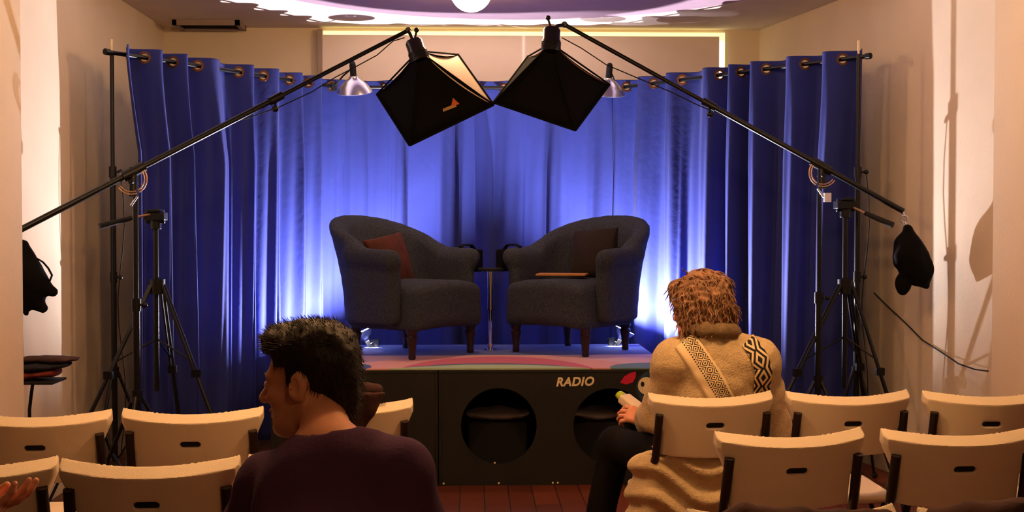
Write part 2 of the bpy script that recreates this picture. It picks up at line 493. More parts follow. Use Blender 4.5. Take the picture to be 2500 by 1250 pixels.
struct('wall_right', mb, M['wall'], smooth=False)
# unseen hall walls, made dark and wide to cut bounce light on the chairs
for nm, lo, hi in (('wall_front', (-3.7, -4.2, 0), (4.1, -4.1, 3.3)), ('wall_hall_left', (-3.8, -4.1, 0), (-3.7, 4.8, 3.3)), ('wall_hall_right', (4.1, -4.1, 0), (4.2, 4.8, 3.3)),
                   ('wall_return_left', (-3.7, 4.6, 0), (PLX - .01, 4.7, 3.3)), ('wall_return_right', (PRX + .01, 4.6, 0), (4.1, 4.7, 3.3))):
    mb = MB(); mb.bbox(lo, hi); struct(nm, mb, M['hall_wall'], smooth=False)
mb = MB(); mb.bbox((LX, 4.7, 0), (PLX, 5.5, ZC)); o = struct('trim_1', mb, M['wall'], bevel=0.012)
mb = MB(); mb.bbox((PRX, 4.7, 0), (RX(5.2) , 5.5, ZC)); o = struct('trim_2', mb, M['wall'], bevel=0.012)

# ceiling with a round recess, its white plaster ring with a broken outer edge
RC = V(0.28, 7.09, ZC); RI = 1.70
N = 144
def ceil_mesh():
    mb = MB(); x0, x1, y0, y1 = -3.8, 4.2, -4.2, 9.4
    vs = []; 
    for k in range(N):
        a = 2 * PI * k / N; vs.append((RC[0] + RI * math.cos(a), RC[1] + RI * math.sin(a), ZC))
    for k in range(N):
        a = 2 * PI * k / N; c, s = math.cos(a), math.sin(a)
        t = min(((x1 if c > 0 else x0) - RC[0]) / c if abs(c) > 1e-6 else 1e9, ((y1 if s > 0 else y0) - RC[1]) / s if abs(s) > 1e-6 else 1e9)
        vs.append((RC[0] + t * c, RC[1] + t * s, ZC))
    n0 = 2 * N
    corners = [(x1, y1), (x0, y1), (x0, y0), (x1, y0)]
    fs = [(k, (k + 1) % N, (k + 1) % N + N, k + N) for k in range(N)]
    for (cx, cy) in corners:
        a = math.atan2(cy - RC[1], cx - RC[0]) % (2 * PI); k = int(a / (2 * PI) * N)
        vs.append((cx, cy, ZC)); fs.append((k + N, (k + 1) % N + N, len(vs) - 1))
    return mb.add(vs, [tuple(reversed(f)) for f in fs])
struct('ceiling', ceil_mesh(), M['ceiling'], smooth=False)
mb = MB()
prof = [(RI, 0.0), (RI, 0.06), (RI - .05, 0.07), (1.2, 0.22), (0.6, 0.30), (0.0, 0.32)]
mb.lathe([(r, h) for r, h in prof], RC, (0, 0, 1), 96)
struct('ceiling_dome', mb, M['dome'], smooth=30)
# air vent
c = PZ(512, 56, ZC)
t = thing('ceiling_vent', 'rectangular air vent set in the ceiling near the back left corner', 'air vent', (c[0], c[1], ZC - .005))
mb = MB(); hx, hy = .23, .14
for (a, b) in [((c[0] - hx, c[1] - hy), (c[0] + hx, c[1] - hy + .03)), ((c[0] - hx, c[1] + hy - .03), (c[0] + hx, c[1] + hy)), ((c[0] - hx, c[1] - hy), (c[0] - hx + .03, c[1] + hy)), ((c[0] + hx - .03, c[1] - hy), (c[0] + hx, c[1] + hy))]:
    mb.bbox((a[0], a[1], ZC - .035), (b[0], b[1], ZC))
obj('vent_frame', mb, M['vent'], t)
mb = MB(); mb.bbox((c[0] - hx + .02, c[1] - hy + .02, ZC - .008), (c[0] + hx - .02, c[1] + hy - .02, ZC)); obj('backing', mb, M['vent_dark'], t)
for k in range(6):
    mb = MB(); mb.box((c[0], c[1] - .09 + k * .036, ZC - .018), (hx - .03, .012, .0015), rotx(.6)); obj('slat', mb, M['vent_dark'], t)

# window behind the stage curtain, covered by a blind with daylight round its edge
b0, b1 = P(786, 100, 9.17)[0], P(1755, 100, 9.17)[0]; zt = P(1755, 90, 9.17)[2]
mb = MB(); mb.bbox((b0 - .0, 9.205, 0.9), (P(1770, 100, 9.20)[0], 9.22, zt + .035)); wn = struct('window_1', mb, M['daylight_top'], smooth=False)
mb = MB(); mb.bbox((b1 + .002, 9.19, 0.9), (P(1768, 100, 9.19)[0], 9.204, zt - .03)); o = obj('pane', mb, M['daylight_side'], wn, smooth=False)
t = thing('roller_blind', 'wide beige blind covering the window above the curtain, daylight along its edges', 'blind', ((b0 + b1) / 2, 9.16, 0.9))
mb = MB(); mb.bbox((b0, 9.155, 0.9), (b1, 9.17, zt)); obj('blind_fabric', mb, M['wall_white'], t, smooth=False)
mb = MB(); mb.bbox((b0 - .03, 9.14, 0.9), (b0 + .005, 9.21, zt + .04)); obj('side_shade_strip', mb, M['vent'], t, bevel=.003)  # darker strip stands in for the shadow beside the blind

# ================================================================= LAMPS
def globe_lamp(c, r, m, label, cat='ceiling lamp', group=None):
    t = thing('globe_lamp', label, cat, (c[0], c[1], ZC), 0, group)
    mb = MB(); mb.ball(c, r, 32, 20); obj('globe', mb, m, t)
    top = ZC + (.295 if group is None else 0)
    mb = MB(); mb.tube([(c[0], c[1], c[2] + r - .01), (c[0], c[1], top)], .012, 10); mb.lathe([(.05, 0), (.05, .03), (.02, .05)], (c[0], c[1], c[2] + r - .02), (0, 0, 1), 16); obj('stem', mb, M['vent'], t)
    return t
gc = P(1150, -22, 7.6)
globe_lamp(gc, .125, M['globe'], 'bright white globe lamp hanging from the ceiling recess above the stage')
for x, y in [(-.75, 3.9), (1.0, 3.9)]:
    globe_lamp(V(x, y, 2.66), .125, M['room_globe'], 'globe lamp on the ceiling over the audience seats', group='globe lamps over the audience')

globe_lamp(V(.7, .1, 2.66), .10, M['hall_fill_globe'], 'dim unseen globe lamp added at the rear of the hall to brighten the man and chair backs', group='globe lamps over the audience')  # unseen fill lamp, added to lift the man and the chair backs

# ================================================================= CURTAINS
ZR = 2.392
A_L, C_L = P(290, 137, 7.15)[:2], P(826, 212, 8.86)[:2]
C_R, A_R = P(1502, 214, 8.86)[:2], P(2104, 135, 7.15)[:2]
def curtain(name, label, p0, p1, amp, per, seed, pull0=0.0, pull1=0.0, nrm_sign=1, phase=0.0, group='blue grommet curtains around the stage', irregular=0.0):
    rg = random.Random(seed); fine = .35 if irregular else 1.0
    p0 = np.array(p0); p1 = np.array(p1); L = np.linalg.norm(p1 - p0); d = (p1 - p0) / L; n = V(d[1], -d[0])
    nu = int(max(per, 6) * 44); zs = [ZR + .048 - .006 * i for i in range(16)]
    zz = zs[-1]
    while zz > .06: zz -= .045; zs.append(max(zz, .03))
    ph = [rg.random() * 6.28 for _ in range(10)]
    G = np.zeros((len(zs), nu + 1, 3))
    us = np.linspace(0, 1, nu + 1)
    warp = lambda u: u + (.028 * np.sin(2 * PI * 1.5 * u + ph[7]) + .014 * np.sin(2 * PI * 3.3 * u + ph[8])) * np.sin(PI * u)
    for i, z in enumerate(zs):
        dz = ZR - z; k = min(1, max(0, dz) / .6)
        dr = .10 * k * np.sin(2 * PI * us * 1.3 + ph[0] + dz * .5) + .06 * k * np.sin(2 * PI * us * 3.1 + ph[1] - dz * .7)
        w_ = 2 * PI * (warp(us) * per + phase) + dr * 3
        a = amp * (1 + .28 * k * np.sin(2 * PI * us * 2.3 + ph[2] + dz * .6) + irregular * k * np.sin(2 * PI * us * 1.1 + ph[3]))
        off = a * (np.sin(w_) + .12 * fine * k * np.sin(2 * w_ + ph[4]) ) + .008 * fine * k * np.sin(5 * w_ + ph[5] + dz * 2)
        pull = pull0 * (1 - us) ** 2 * min(1, dz / .55) ** 1.3 - pull1 * us ** 2 * min(1, dz / .55) ** 1.3
        if dz < 0: pull = pull * 0
        along = us * L + pull + .012 * k * np.sin(2 * w_ + ph[6])
        G[i, :, 0] = p0[0] + d[0] * along + n[0] * off * nrm_sign
        G[i, :, 1] = p0[1] + d[1] * along + n[1] * off * nrm_sign
        G[i, :, 2] = z
    # grommets at zero crossings
    gs = []
    for q in range(int(per * 2) + 1):
        u = float(np.interp((q / 2 - (phase % 0.5)) / per, warp(us), us))
        if .01 < u < .99:
            c = V(p0[0] + d[0] * u * L, p0[1] + d[1] * u * L, ZR)
            du = 1e-3; s = amp * nrm_sign * (math.sin(2 * PI * (warp(u + du) * per + phase)) - math.sin(2 * PI * (warp(u) * per + phase)))
            tg = unit(V(d[0] * du * L + n[0] * s, d[1] * du * L + n[1] * s, 0)); gs.append((c, unit(np.cross(tg, (0, 0, 1)))))
    m_, n_ = G.shape[:2]
    fs = []
    for i in range(m_ - 1):
        for j in range(n_ - 1):
            c = (G[i, j] + G[i + 1, j + 1]) / 2
            if i < 16 and any(np.linalg.norm(c - g[0]) < .030 for g in gs): continue
            fs.append((i * n_ + j, i * n_ + j + 1, (i + 1) * n_ + j + 1, (i + 1) * n_ + j))
    t = thing(name, label, 'curtain', ((p0[0] + p1[0]) / 2, (p0[1] + p1[1]) / 2, 0), 0, group)
    mb = MB(); mb.add(G.reshape(-1, 3), fs); o = obj('fabric', mb, M['curtain'], t, smooth=180)
    sol = o.modifiers.new('thick', 'SOLIDIFY'); sol.thickness = .0025
    for c, ax in gs:
        mb = MB(); mb.lathe([(.023, -.003), (.036, -.003), (.038, 0), (.036, .003), (.023, .003)], c, ax, 20, close=True); obj('grommet', mb, M['brass'], t)
    return t
M['brass'] = mat('antique_brass', (96, 62, 44), 0.35, metal=0.8)
curtain('stage_curtain', 'long blue curtain of the left wing, pleated, outermost edge by the left wall', A_L, C_L, .062, 8.0, 3, pull0=.10, phase=.25)
mid = (C_L + C_R) / 2 + V(-.03, 0)
curtain('stage_curtain', 'blue curtain across the back of the stage, left half behind the left armchair', C_L + V(.02, 0), mid + V(.03, .02), .036, 3.0, 11, phase=.1, irregular=.5)
curtain('stage_curtain', 'blue curtain across the back of the stage, right half behind the right armchair', mid, C_R - V(.02, 0), .036, 3.0, 17, phase=.35, irregular=.5)
curtain('stage_curtain', 'long blue curtain of the right wing, pleated, reaching to the right wall', C_R, A_R, .062, 8.0, 23, pull1=.02, phase=.0, nrm_sign=1)
def rod(p0, p1, label):
    p0 = V(*p0, ZR); p1 = V(*p1, ZR); d = unit(p1 - p0)
    t = thing('curtain_rod', label, 'curtain rod', tuple((p0 + p1) / 2), 0, 'curtain rods')
    mb = MB(); mb.tube([p0, p1], .0125, 12); obj('tube', mb, M['black_metal'], t)
    for e, s in ((p0, -1), (p1, 1)):
        mb = MB(); mb.tube([e, e + d * s * .03], .018, 12); obj('end_cap', mb, M['black_metal'], t)
dl = unit(V(*(C_L - A_L), 0))[:2]; dr_ = unit(V(*(A_R - C_R), 0))[:2]
rod(A_L - dl * .07, C_L, 'black curtain rod of the left wing')
rod(C_L + V(.04, 0), C_R - V(.04, 0), 'black curtain rod across the back of the stage')
rod(C_R, A_R + dr_ * .03, 'black curtain rod of the right wing')

def clamp_knob(mb, p, r=.02, arm=(0.05, 0, 0)):
    mb.tube([V(*p) - V(0, 0, .03), V(*p) + V(0, 0, .03)], r, 12)
    mb.tube([p, V(*p) + V(*arm)], .006, 8); mb.ball(V(*p) + V(*arm), .014, 10, 6)
def light_stand(parent, x, y, ztop, zsplit, legr, m=None, rot=0.0, hub=.62, r=.0125):
    m = m or M['black_metal']
    mb = MB(); mb.tube([(x, y, .12), (x, y, zsplit)], r * 1.25, 14); mb.tube([(x, y, zsplit), (x, y, ztop)], r * .9, 14); obj('stand_pole', mb, m, parent)
    mb = MB(); clamp_knob(mb, (x, y, zsplit), r * 1.7, (.045, -.01, 0)); obj('height_clamp', mb, m, parent)
    mb = MB(); mb.tube([(x, y, hub - .03), (x, y, hub + .03)], r * 2, 14); obj('hub', mb, m, parent)
    for k in range(3):
        a = rot + k * 2 * PI / 3; ex, ey = x + legr * math.cos(a), y + legr * math.sin(a)
        mb = MB(); mb.tube([(x + .02 * math.cos(a), y + .02 * math.sin(a), hub), (ex, ey, .012)], r * .75, 10)
        mb.tube([(x + .02 * math.cos(a), y + .02 * math.sin(a), .14), ((x + ex) / 2, (y + ey) / 2, hub / 2)], r * .5, 8)
        lg = obj('leg', mb, m, parent)
        mb = MB(); mb.ball((ex, ey, .016), .018, 10, 8); obj('rubber_foot', mb, M['black_matte'], lg)

# stands holding the wing rods
pL = P(273, 137, 7.12); pR = P(2096, 137, 7.03)
for p, lab, kn in ((pL, 'thin black upright stand holding the left wing curtain rod, pale tip', (.25)), (pR, 'thin black upright stand holding the right wing curtain rod, pale tip', 1.3)):
    t = thing('backdrop_stand', lab, 'stand', (p[0], p[1], 0), 0, 'curtain stands')
    light_stand(t, p[0], p[1], ZR + .0, 1.735, .24, rot=kn)
    mb = MB(); mb.tube([(p[0], p[1], ZR - .06), (p[0], p[1], ZR + .075)], .006, 10); obj('spigot', mb, M['letter'], t)
    mb = MB(); clamp_knob(mb, (p[0], p[1], 1.15), .02, (.04, -.01, 0)); obj('height_clamp', mb, M['black_metal'], t)
    pts = [V(p[0] + .045 + .02 * math.sin(i * .9), p[1] - .01, 1.72 - i * .14) for i in range(12)]
    mb = MB(); mb.tube(pts, .003, 6); obj('cable', mb, M['black_matte'], t)

# ================================================================= STAGE
SX0, SX1 = P(660, 905, 6.99)[0], P(1640, 897, 6.99)[0]
SY0, SY1 = 6.99, 8.41; SZ = 0.64
xs = P(1070, 905, 6.99)[0]
def stage_box(x0, x1, holes, label):
    t = thing('stage_box', label, 'stage platform', ((x0 + x1) / 2, (SY0 + SY1) / 2, 0), 0, 'black stage boxes')
    th = .018
    for nm, lo, hi in (('top_board', (x0, SY0, SZ - th), (x1, SY1, SZ)), ('side_panel', (x0, SY0, .0), (x0 + th, SY1, SZ - th)), ('side_panel', (x1 - th, SY0, .0), (x1, SY1, SZ - th)), ('back_panel', (x0 + th, SY1 - th, .0), (x1 - th, SY1, SZ - th)), ('bottom_board', (x0 + th, SY0 + th, .004), (x1 - th, SY1 - th, .02))):
        mb = MB(); mb.bbox(lo, hi); obj(nm, mb, M['stage'] if nm != 'bottom_board' else M['stage_in'], t, bevel=.003)
    # front with round holes: each hole in a cell, ring quads to the cell border
    cells = []; edges = [x0 + th] + [ (holes[i][0] + holes[i + 1][0]) / 2 for i in range(len(holes) - 1)] + [x1 - th] if holes else [x0 + th, x1 - th]
    mb = MB()
    z0, z1 = 0.0, SZ - th
    for i in range(len(edges) - 1):
        a, b = edges[i], edges[i + 1]
        if not holes: mb.bbox((a, SY0, z0), (b, SY0 + th, z1)); continue
        cx, cz, r = holes[i]; n = 64
        for k in range(n):
            def ring(k):
                an = 2 * PI * k / n; c, s = math.cos(an), math.sin(an)
                tt = min(((b if c > 0 else a) - cx) / c if abs(c) > 1e-6 else 9, ((z1 if s > 0 else z0) - cz) / s if abs(s) > 1e-6 else 9)
                return (cx + r * c, cz + r * s), (cx + tt * c, cz + tt * s)
            (i0, o0), (i1, o1) = ring(k), ring(k + 1)
            # square the corners
            poly = [i0, o0]
            for cc in ((a, z0), (b, z0), (b, z1), (a, z1)):
                an = math.atan2(cc[1] - cz, cc[0] - cx) % (2 * PI)
                if 2 * PI * k / n < an < 2 * PI * (k + 1) / n: poly.append(cc)
            poly += [o1, i1]
            mb.extrude(poly, SY0, SY0 + th)
    obj('front_panel', mb, M['stage'], t, smooth=False)
    return t
hl = P(1218, 1040, 6.99); hr = P(1492, 1040, 6.99); hrad = 93 / F * 6.99
sl = stage_box(SX0, xs - .002, [], 'black wooden stage box, plain fronted left section behind the seated man')
sr = stage_box(xs + .002, SX1, [(hl[0], hl[2], hrad), (hr[0], hr[2], hrad)], 'black wooden stage box with two large round holes and RADIO lettering')
# lettering
cu = bpy.data.curves.new('lettering', 'FONT'); cu.body = 'RADIO'; cu.size = .064; cu.shear = .22; cu.offset = .0022; cu.extrude = .0012; cu.space_character = 1.08
to = bpy.data.objects.new('tmp', cu); COL.objects.link(to)
bpy.context.view_layer.update()
me = bpy.data.meshes.new_from_object(to.evaluated_get(bpy.context.evaluated_depsgraph_get()))
bpy.data.objects.remove(to)
vs = np.array([v.co[:] for v in me.vertices]); fs = [tuple(p.vertices) for p in me.polygons]
a = P(1358, 944, 6.987); b = P(1451, 921, 6.987)
sx = (b[0] - a[0]) / (vs[:, 0].max() - vs[:, 0].min()); sz = (b[2] - a[2]) / (vs[:, 1].max() - vs[:, 1].min())
mb = MB(); mb.add(np.stack([(vs[:, 0] - vs[:, 0].min()) * sx + a[0], SY0 - .002 - vs[:, 2], (vs[:, 1] - vs[:, 1].min()) * sz + a[2] + (vs[:, 0] - vs[:, 0].min()) * 0.02], -1), fs)
obj('lettering', mb, M['letter'], sr, smooth=False)
bpy.data.meshes.remove(me)
def disc_poly(c, rx, rz, n=32, rot=0, fn=None):
    out = []
    for k in range(n):
        an = 2 * PI * k / n; r = 1 if fn is None else fn(an)
        x, z = rx * r * math.cos(an), rz * r * math.sin(an)
        out.append((c[0] + x * math.cos(rot) - z * math.sin(rot), c[2] + x * math.sin(rot) + z * math.cos(rot)))
    return out
mb = MB(); c = P(1594, 947, 6.985); mb.extrude(disc_poly(c, .092, .098, 40), SY0 - .0025, SY0 - .0005); em = obj('emblem', mb, M['teal_mark'], sr, smooth=False)
for px in (1578, 1619):
    mb = MB(); c = P(px, 942, 6.98); mb.extrude(disc_poly(c, .046, .048, 32), SY0 - .005, SY0 - .003); wd = obj('white_disc', mb, M['letter'], em, smooth=False)
for px in (1569, 1608):
    mb = MB(); c = P(px, 938, 6.98); mb.extrude(disc_poly(c, .010, .014, 20), SY0 - .007, SY0 - .0055); obj('dark_dot', mb, M['black_matte'], em, smooth=False)
mb = MB(); mb.extrude([(P(x, y, 6.98)[0], P(x, y, 6.98)[2]) for x, y in [(1514, 935), (1524, 920), (1538, 911), (1553, 908), (1552, 922), (1545, 934), (1530, 939)]], SY0 - .004, SY0 - .0005); obj('red_petal', mb, M['red_mark'], em, smooth=False)
# screws along the foot
for px, py in [(1083, 1187), (1218, 1186), (1350, 1183), (1362, 1182), (1208, 1131)]:
    mb = MB(); c = P(px, py, 6.98); c[2] = max(c[2], .012); mb.ball((c[0], SY0 - .001, c[2]), .006, 8, 6); obj('screw', mb, M['letter'], sr)
# pale things lying inside the box
def crumple(c, r, seed, name, label):
    f = lambda p: el(c, r)(p) + .010 * noise(p, 28, seed, 2)
    mb = nets(f, V(*c) - V(*r) * 1.35, V(*c) + V(*r) * 1.35, .009); o = obj(name, mb, M['pale_cloth']); tag(o, label, 'cloth', 'bundles inside the stage box'); return o
for cx, side in ((hl[0], 'left'), (hr[0] - .02, 'right')):
    mb = MB(); mb.bbox((cx - .17, 7.28, .022), (cx + .17, 7.62, .30)); o = obj('storage_crate', mb, M['stage_in'], bevel=.01); tag(o, 'dark crate inside the stage box behind the %s round hole' % side, 'crate', 'crates inside the stage box')
crumple(V(hl[0] + .0, 7.44, .335), (.19, .15, .04), 4, 'cloth_bundle', 'pale folded cloth seen through the left round hole of the stage box')
crumple(V(hr[0] - .03, 7.42, .335), (.17, .13, .04), 8, 'cloth_bundle', 'pale folded cloth seen through the right round hole of the stage box')

# rug
mb = MB(); rx0, rx1 = SX0 + .0, SX1 - .0
nx, ny = 60, 40
A = np.zeros((ny + 1, nx + 1, 3))
for j in range(ny + 1):
    for i in range(nx + 1):
        x = rx0 + (rx1 - rx0) * i / nx; y = SY0 + .002 + (SY1 - SY0 - .04) * j / ny
        A[j, i] = (x, y, SZ + .009)
mb.grid(A)
mb.v = list(mb.v)
o = obj('rug', mb, M['rug'], smooth=False)
# origin at the rug's front centre so the pattern coordinates are its own metres
off = Vector((0, -(SY1 - SY0 - .04) / 2, 0)); o.data.transform(Matrix.Translation(-off)); o.location = o.location + off
sol = o.modifiers.new('thick', 'SOLIDIFY'); sol.thickness = .008; sol.offset = -1
tag(o, 'pink rug with a green, crimson and blue curved pattern covering the stage', 'rug')

# ================================================================= ARMCHAIRS
def armchair_meshes():
    def shell(p):
        x, y, z = p[:, 0], p[:, 1], p[:, 2]
        s = np.clip((z - .2) / .65, 0, 1.2); bk = np.clip((y + .15) / .45, 0, 1); bk = bk * bk * (3 - 2 * bk)
        yy = y - .13 * s * s * bk + .02 * (1 - s)
        xx = x / (1 + .11 * s * s * (.35 + .65 * bk))
        r = np.hypot(xx / .325, np.maximum(yy - .04, 0) / .30)
        plan = np.where(yy > .04, (r - 1) * .31, np.abs(xx) - .325)
        d = np.abs(plan) - .050
        c = np.clip(yy / .35, 0, 1)
        h = .625 + .235 * c ** .6
        d = smax(d, z - h, .075); d = smax(d, .20 - z, .03); d = smax(d, -.25 - y, .07)
        return d
    roll = su(.03, rc((-.362, -.21, .590), (-.375, .10, .61), .052, .046), rc((.362, -.21, .590), (.375, .10, .61), .052, .046))
    f = su(.05, shell, roll)
    f2 = lambda p: f(p) + .0015 * noise(p, 60, 2, 2)
    back = nets(f2, (-.55, -.36, .15), (.55, .60, .92), .013)
    def seat(p):
        x, y, z = p[:, 0], p[:, 1], p[:, 2]
        q = p.copy(); q[:, 2] = z + .035 * ((x / .3) ** 2) * 1.0 + .03 * np.clip((-y - .05) / .35, 0, 1) ** 2 * 0
        q[:, 1] = y - .03 * (x / .3) ** 2 * (y < 0)
        return bx((0, -.08, .325), (.30, .315, .135), .055)(q)
    seat2 = su(.03, seat, bx((0, -.06, .24), (.285, .30, .055), .03))
    st = nets(lambda p: seat2(p) + .002 * noise(p, 40, 3, 2), (-.40, -.52, .14), (.40, .34, .52), .013)
    return back, st
bk_m, st_m = armchair_meshes()
def armchair(x, y, rz, label):
    t = thing('armchair', label, 'armchair', (x, y, SZ + .009), rz, 'grey tub armchairs on the stage')
    obj('tub_back', bk_m, M['tweed'], t, smooth=180, local=True); obj('seat', st_m, M['tweed'], t, smooth=180, local=True)
    for lx, ly in ((-.26, -.29), (.26, -.29), (-.22, .22), (.22, .22)):
        mb = MB(); mb.lathe([(.019, 0), (.023, .012), (.021, .03), (.027, .09), (.034, .13), (.027, .14), (.035, .16), (.036, .225)], (lx, ly, 0), (0, 0, 1), 16)
        obj('leg', mb, M['darkwood'], t, local=True)
    return t
acL = armchair(-.395, 7.84, math.radians(49), 'grey tweed tub armchair on the left of the stage, turned toward the right')
acR = armchair(.665, 7.96, math.radians(-39), 'grey tweed tub armchair on the right of the stage, turned toward the left')

def cushion(c, s, R, m, label, seed):
    def f(p):
        q = (p - c) @ R
        e = (np.abs(q[:, 0]) / s) ** 2; g = (np.abs(q[:, 1]) / s) ** 2
        th = .065 * np.sqrt(np.clip((1 - e) * (1 - g), 0, 1)) + .006
        return np.maximum(np.abs(q[:, 2]) - th, np.maximum(np.abs(q[:, 0]), np.abs(q[:, 1])) - s * (1 - .05 * (1 - np.minimum(e, g)))) * .8 + .002 * noise(p, 40, seed, 2)
    mb = nets(f, c - s * 1.6, c + s * 1.6, .008); o = obj('cushion', mb, m, smooth=180); tag(o, label, 'cushion', 'cushions on the armchairs'); return o
def acw(t, v): return np.array(t.location) + rotz(t.rotation_euler[2]) @ V(*v)
Rl = rotz(math.radians(49)) @ rotx(math.radians(76)) @ rotz(math.radians(9))
cushion(acw(acL, (-.06, .09, .565)), .165, Rl, M['cushion_red'], 'rust red cushion leaning tilted in the left armchair', 1)
Rr = rotz(math.radians(-39)) @ rotx(math.radians(76)) @ rotz(math.radians(4))
cushion(acw(acR, (.03, .15, .605)), .165, Rr, M['cushion_brown'], 'dark brown square cushion standing in the right armchair', 2)
c = acw(acR, (-.05, -.09, .481))
mb = MB(); mb.box(c, (.155, .085, .006), rotz(math.radians(-12))); o = obj('booklet', mb, M['booklet'], bevel=.002); tag(o, 'thin orange booklet lying on the seat of the right armchair', 'booklet')
for t_, sx, lab in ((acL, .47, 'small black pouch hanging on the inner arm of the left armchair'), (acR, -.47, 'small black pouch hanging on the inner arm of the right armchair')):
    c = acw(t_, (sx, -.14, .565)); Rr_ = rotz(t_.rotation_euler[2])
    t = thing('arm_pouch', lab, 'pouch', tuple(c), 0, 'black pouches on the armchair arms')
    mb = MB(); mb.box(c, (.030, .055, .072), Rr_); obj('pouch', mb, M['black_cloth'], t, bevel=.012)
    mb = MB(); pts = [c + Rr_ @ V(.0, 0, .07), c + Rr_ @ V(-.03 * np.sign(sx), 0, .098), c + Rr_ @ V(-.10 * np.sign(sx), 0, .100), c + Rr_ @ V(-.13 * np.sign(sx), 0, .085)]
    mb.tube(pts, .02, 10, flat=.3); obj('strap', mb, M['black_cloth'], t)

# little table
pb = PZ(1197, 856, SZ + .009)
t = thing('pedestal_table', 'tiny round table on a chrome pole between the two armchairs', 'table', tuple(pb))
mb = MB(); mb.lathe([(.045, 0), (.045, .008), (.02, .014), (.016, .02)], pb, (0, 0, 1), 28); obj('base', mb, M['chrome'], t)
mb = MB(); mb.tube([pb + V(0, 0, .01), pb + V(0, 0, .30)], .011, 14); mb.tube([pb + V(0, 0, .02), pb + V(0, 0, .045)], .02, 14); mb.tube([pb + V(0, 0, .26), pb + V(0, 0, .50)], .017, 16); mb.tube([pb + V(0, 0, .26), pb + V(0, 0, .275)], .021, 16); obj('pole', mb, M['chrome'], t)
mb = MB(); mb.lathe([(.055, .50), (.078, .503), (.08, .512), (.078, .52), (.0, .52)], pb, (0, 0, 1), 32); obj('table_top', mb, M['black_matte'], t)

# ================================================================= CLAMP LAMPS
def clamp_lamp(c, axis, watts, label, clampto, angle=150, group='aluminium clamp lamps', radius=.018, size=1.0, color=BULB_WHITE):
    c = V(*c); ax = unit(axis)        # c: centre of the open mouth, axis: where it shines
    t = thing('clamp_lamp', label, 'clamp lamp', tuple(c), 0, group)
    s = size
    prof = [(.118, .0), (.121, -.004), (.112, -.02), (.085, -.055), (.055, -.085), (.032, -.10), (.030, -.115)]
    prof = [(r * s, h * s) for r, h in prof]
    inner = [(max(r - .003, .003), h) for r, h in reversed(prof)]
    mb = MB(); mb.lathe(prof + inner, c, ax, 32, close=True); obj('reflector', mb, M['alu'], t, smooth=60)
    mb = MB(); mb.tube([c - ax * .11 * s, c - ax * .19 * s], .022 * s, 14); mb.ball(c - ax * .195 * s, .02 * s, 12, 8); obj('socket', mb, M['black_matte'], t)
    mb = MB(); e = V(*clampto); st = c - ax * .17 * s
    mb.tube([st, (st + e) / 2 + V(0, 0, .01), e], .006, 8); mb.box(e, (.02, .02, .028)); mb.tube([e + V(-.03, 0, .02), e + V(.03, 0, .02)], .005, 8); obj('clamp', mb, M['black_matte'], t)
    mb = MB(); mb.ball(c - ax * .03 * s, .024 * s, 16, 10); obj('bulb', mb, M['clear_bulb'] if watts else M['bulb'], t)
    if watts:
        pd = bpy.data.lights.new('bulb_light', 'POINT'); pd.energy = watts; pd.color = color; pd.shadow_soft_size = radius
        pl = bpy.data.objects.new('bulb_light', pd); COL.objects.link(pl); pl.parent = t; pl.location = tuple(-ax * .03)
    return t
clamp_lamp(P(866, 226, 8.62), (.05, .30, -1), 0, 'shiny aluminium clamp lamp on the curtain rod at the left corner of the stage', P(815, 212, 8.80))
clamp_lamp(P(1483, 230, 8.62), (-.05, .30, -1), 0, 'shiny aluminium clamp lamp on the curtain rod at the right corner, half hidden by softbox', P(1505, 212, 8.80))
zu = SZ + .115
clamp_lamp((-.70, 8.20, zu), (-.47, .0, 1), UPLIGHT_W, 'clamp lamp on the stage floor behind the left armchair, shining at the curtain', (-.62, 8.24, SZ + .03), size=.6)
clamp_lamp((1.0, 8.24, zu), (.47, .0, 1), UPLIGHT_W, 'clamp lamp on the stage floor behind the right armchair, shining at the curtain', (.92, 8.28, SZ + .03), size=.6)

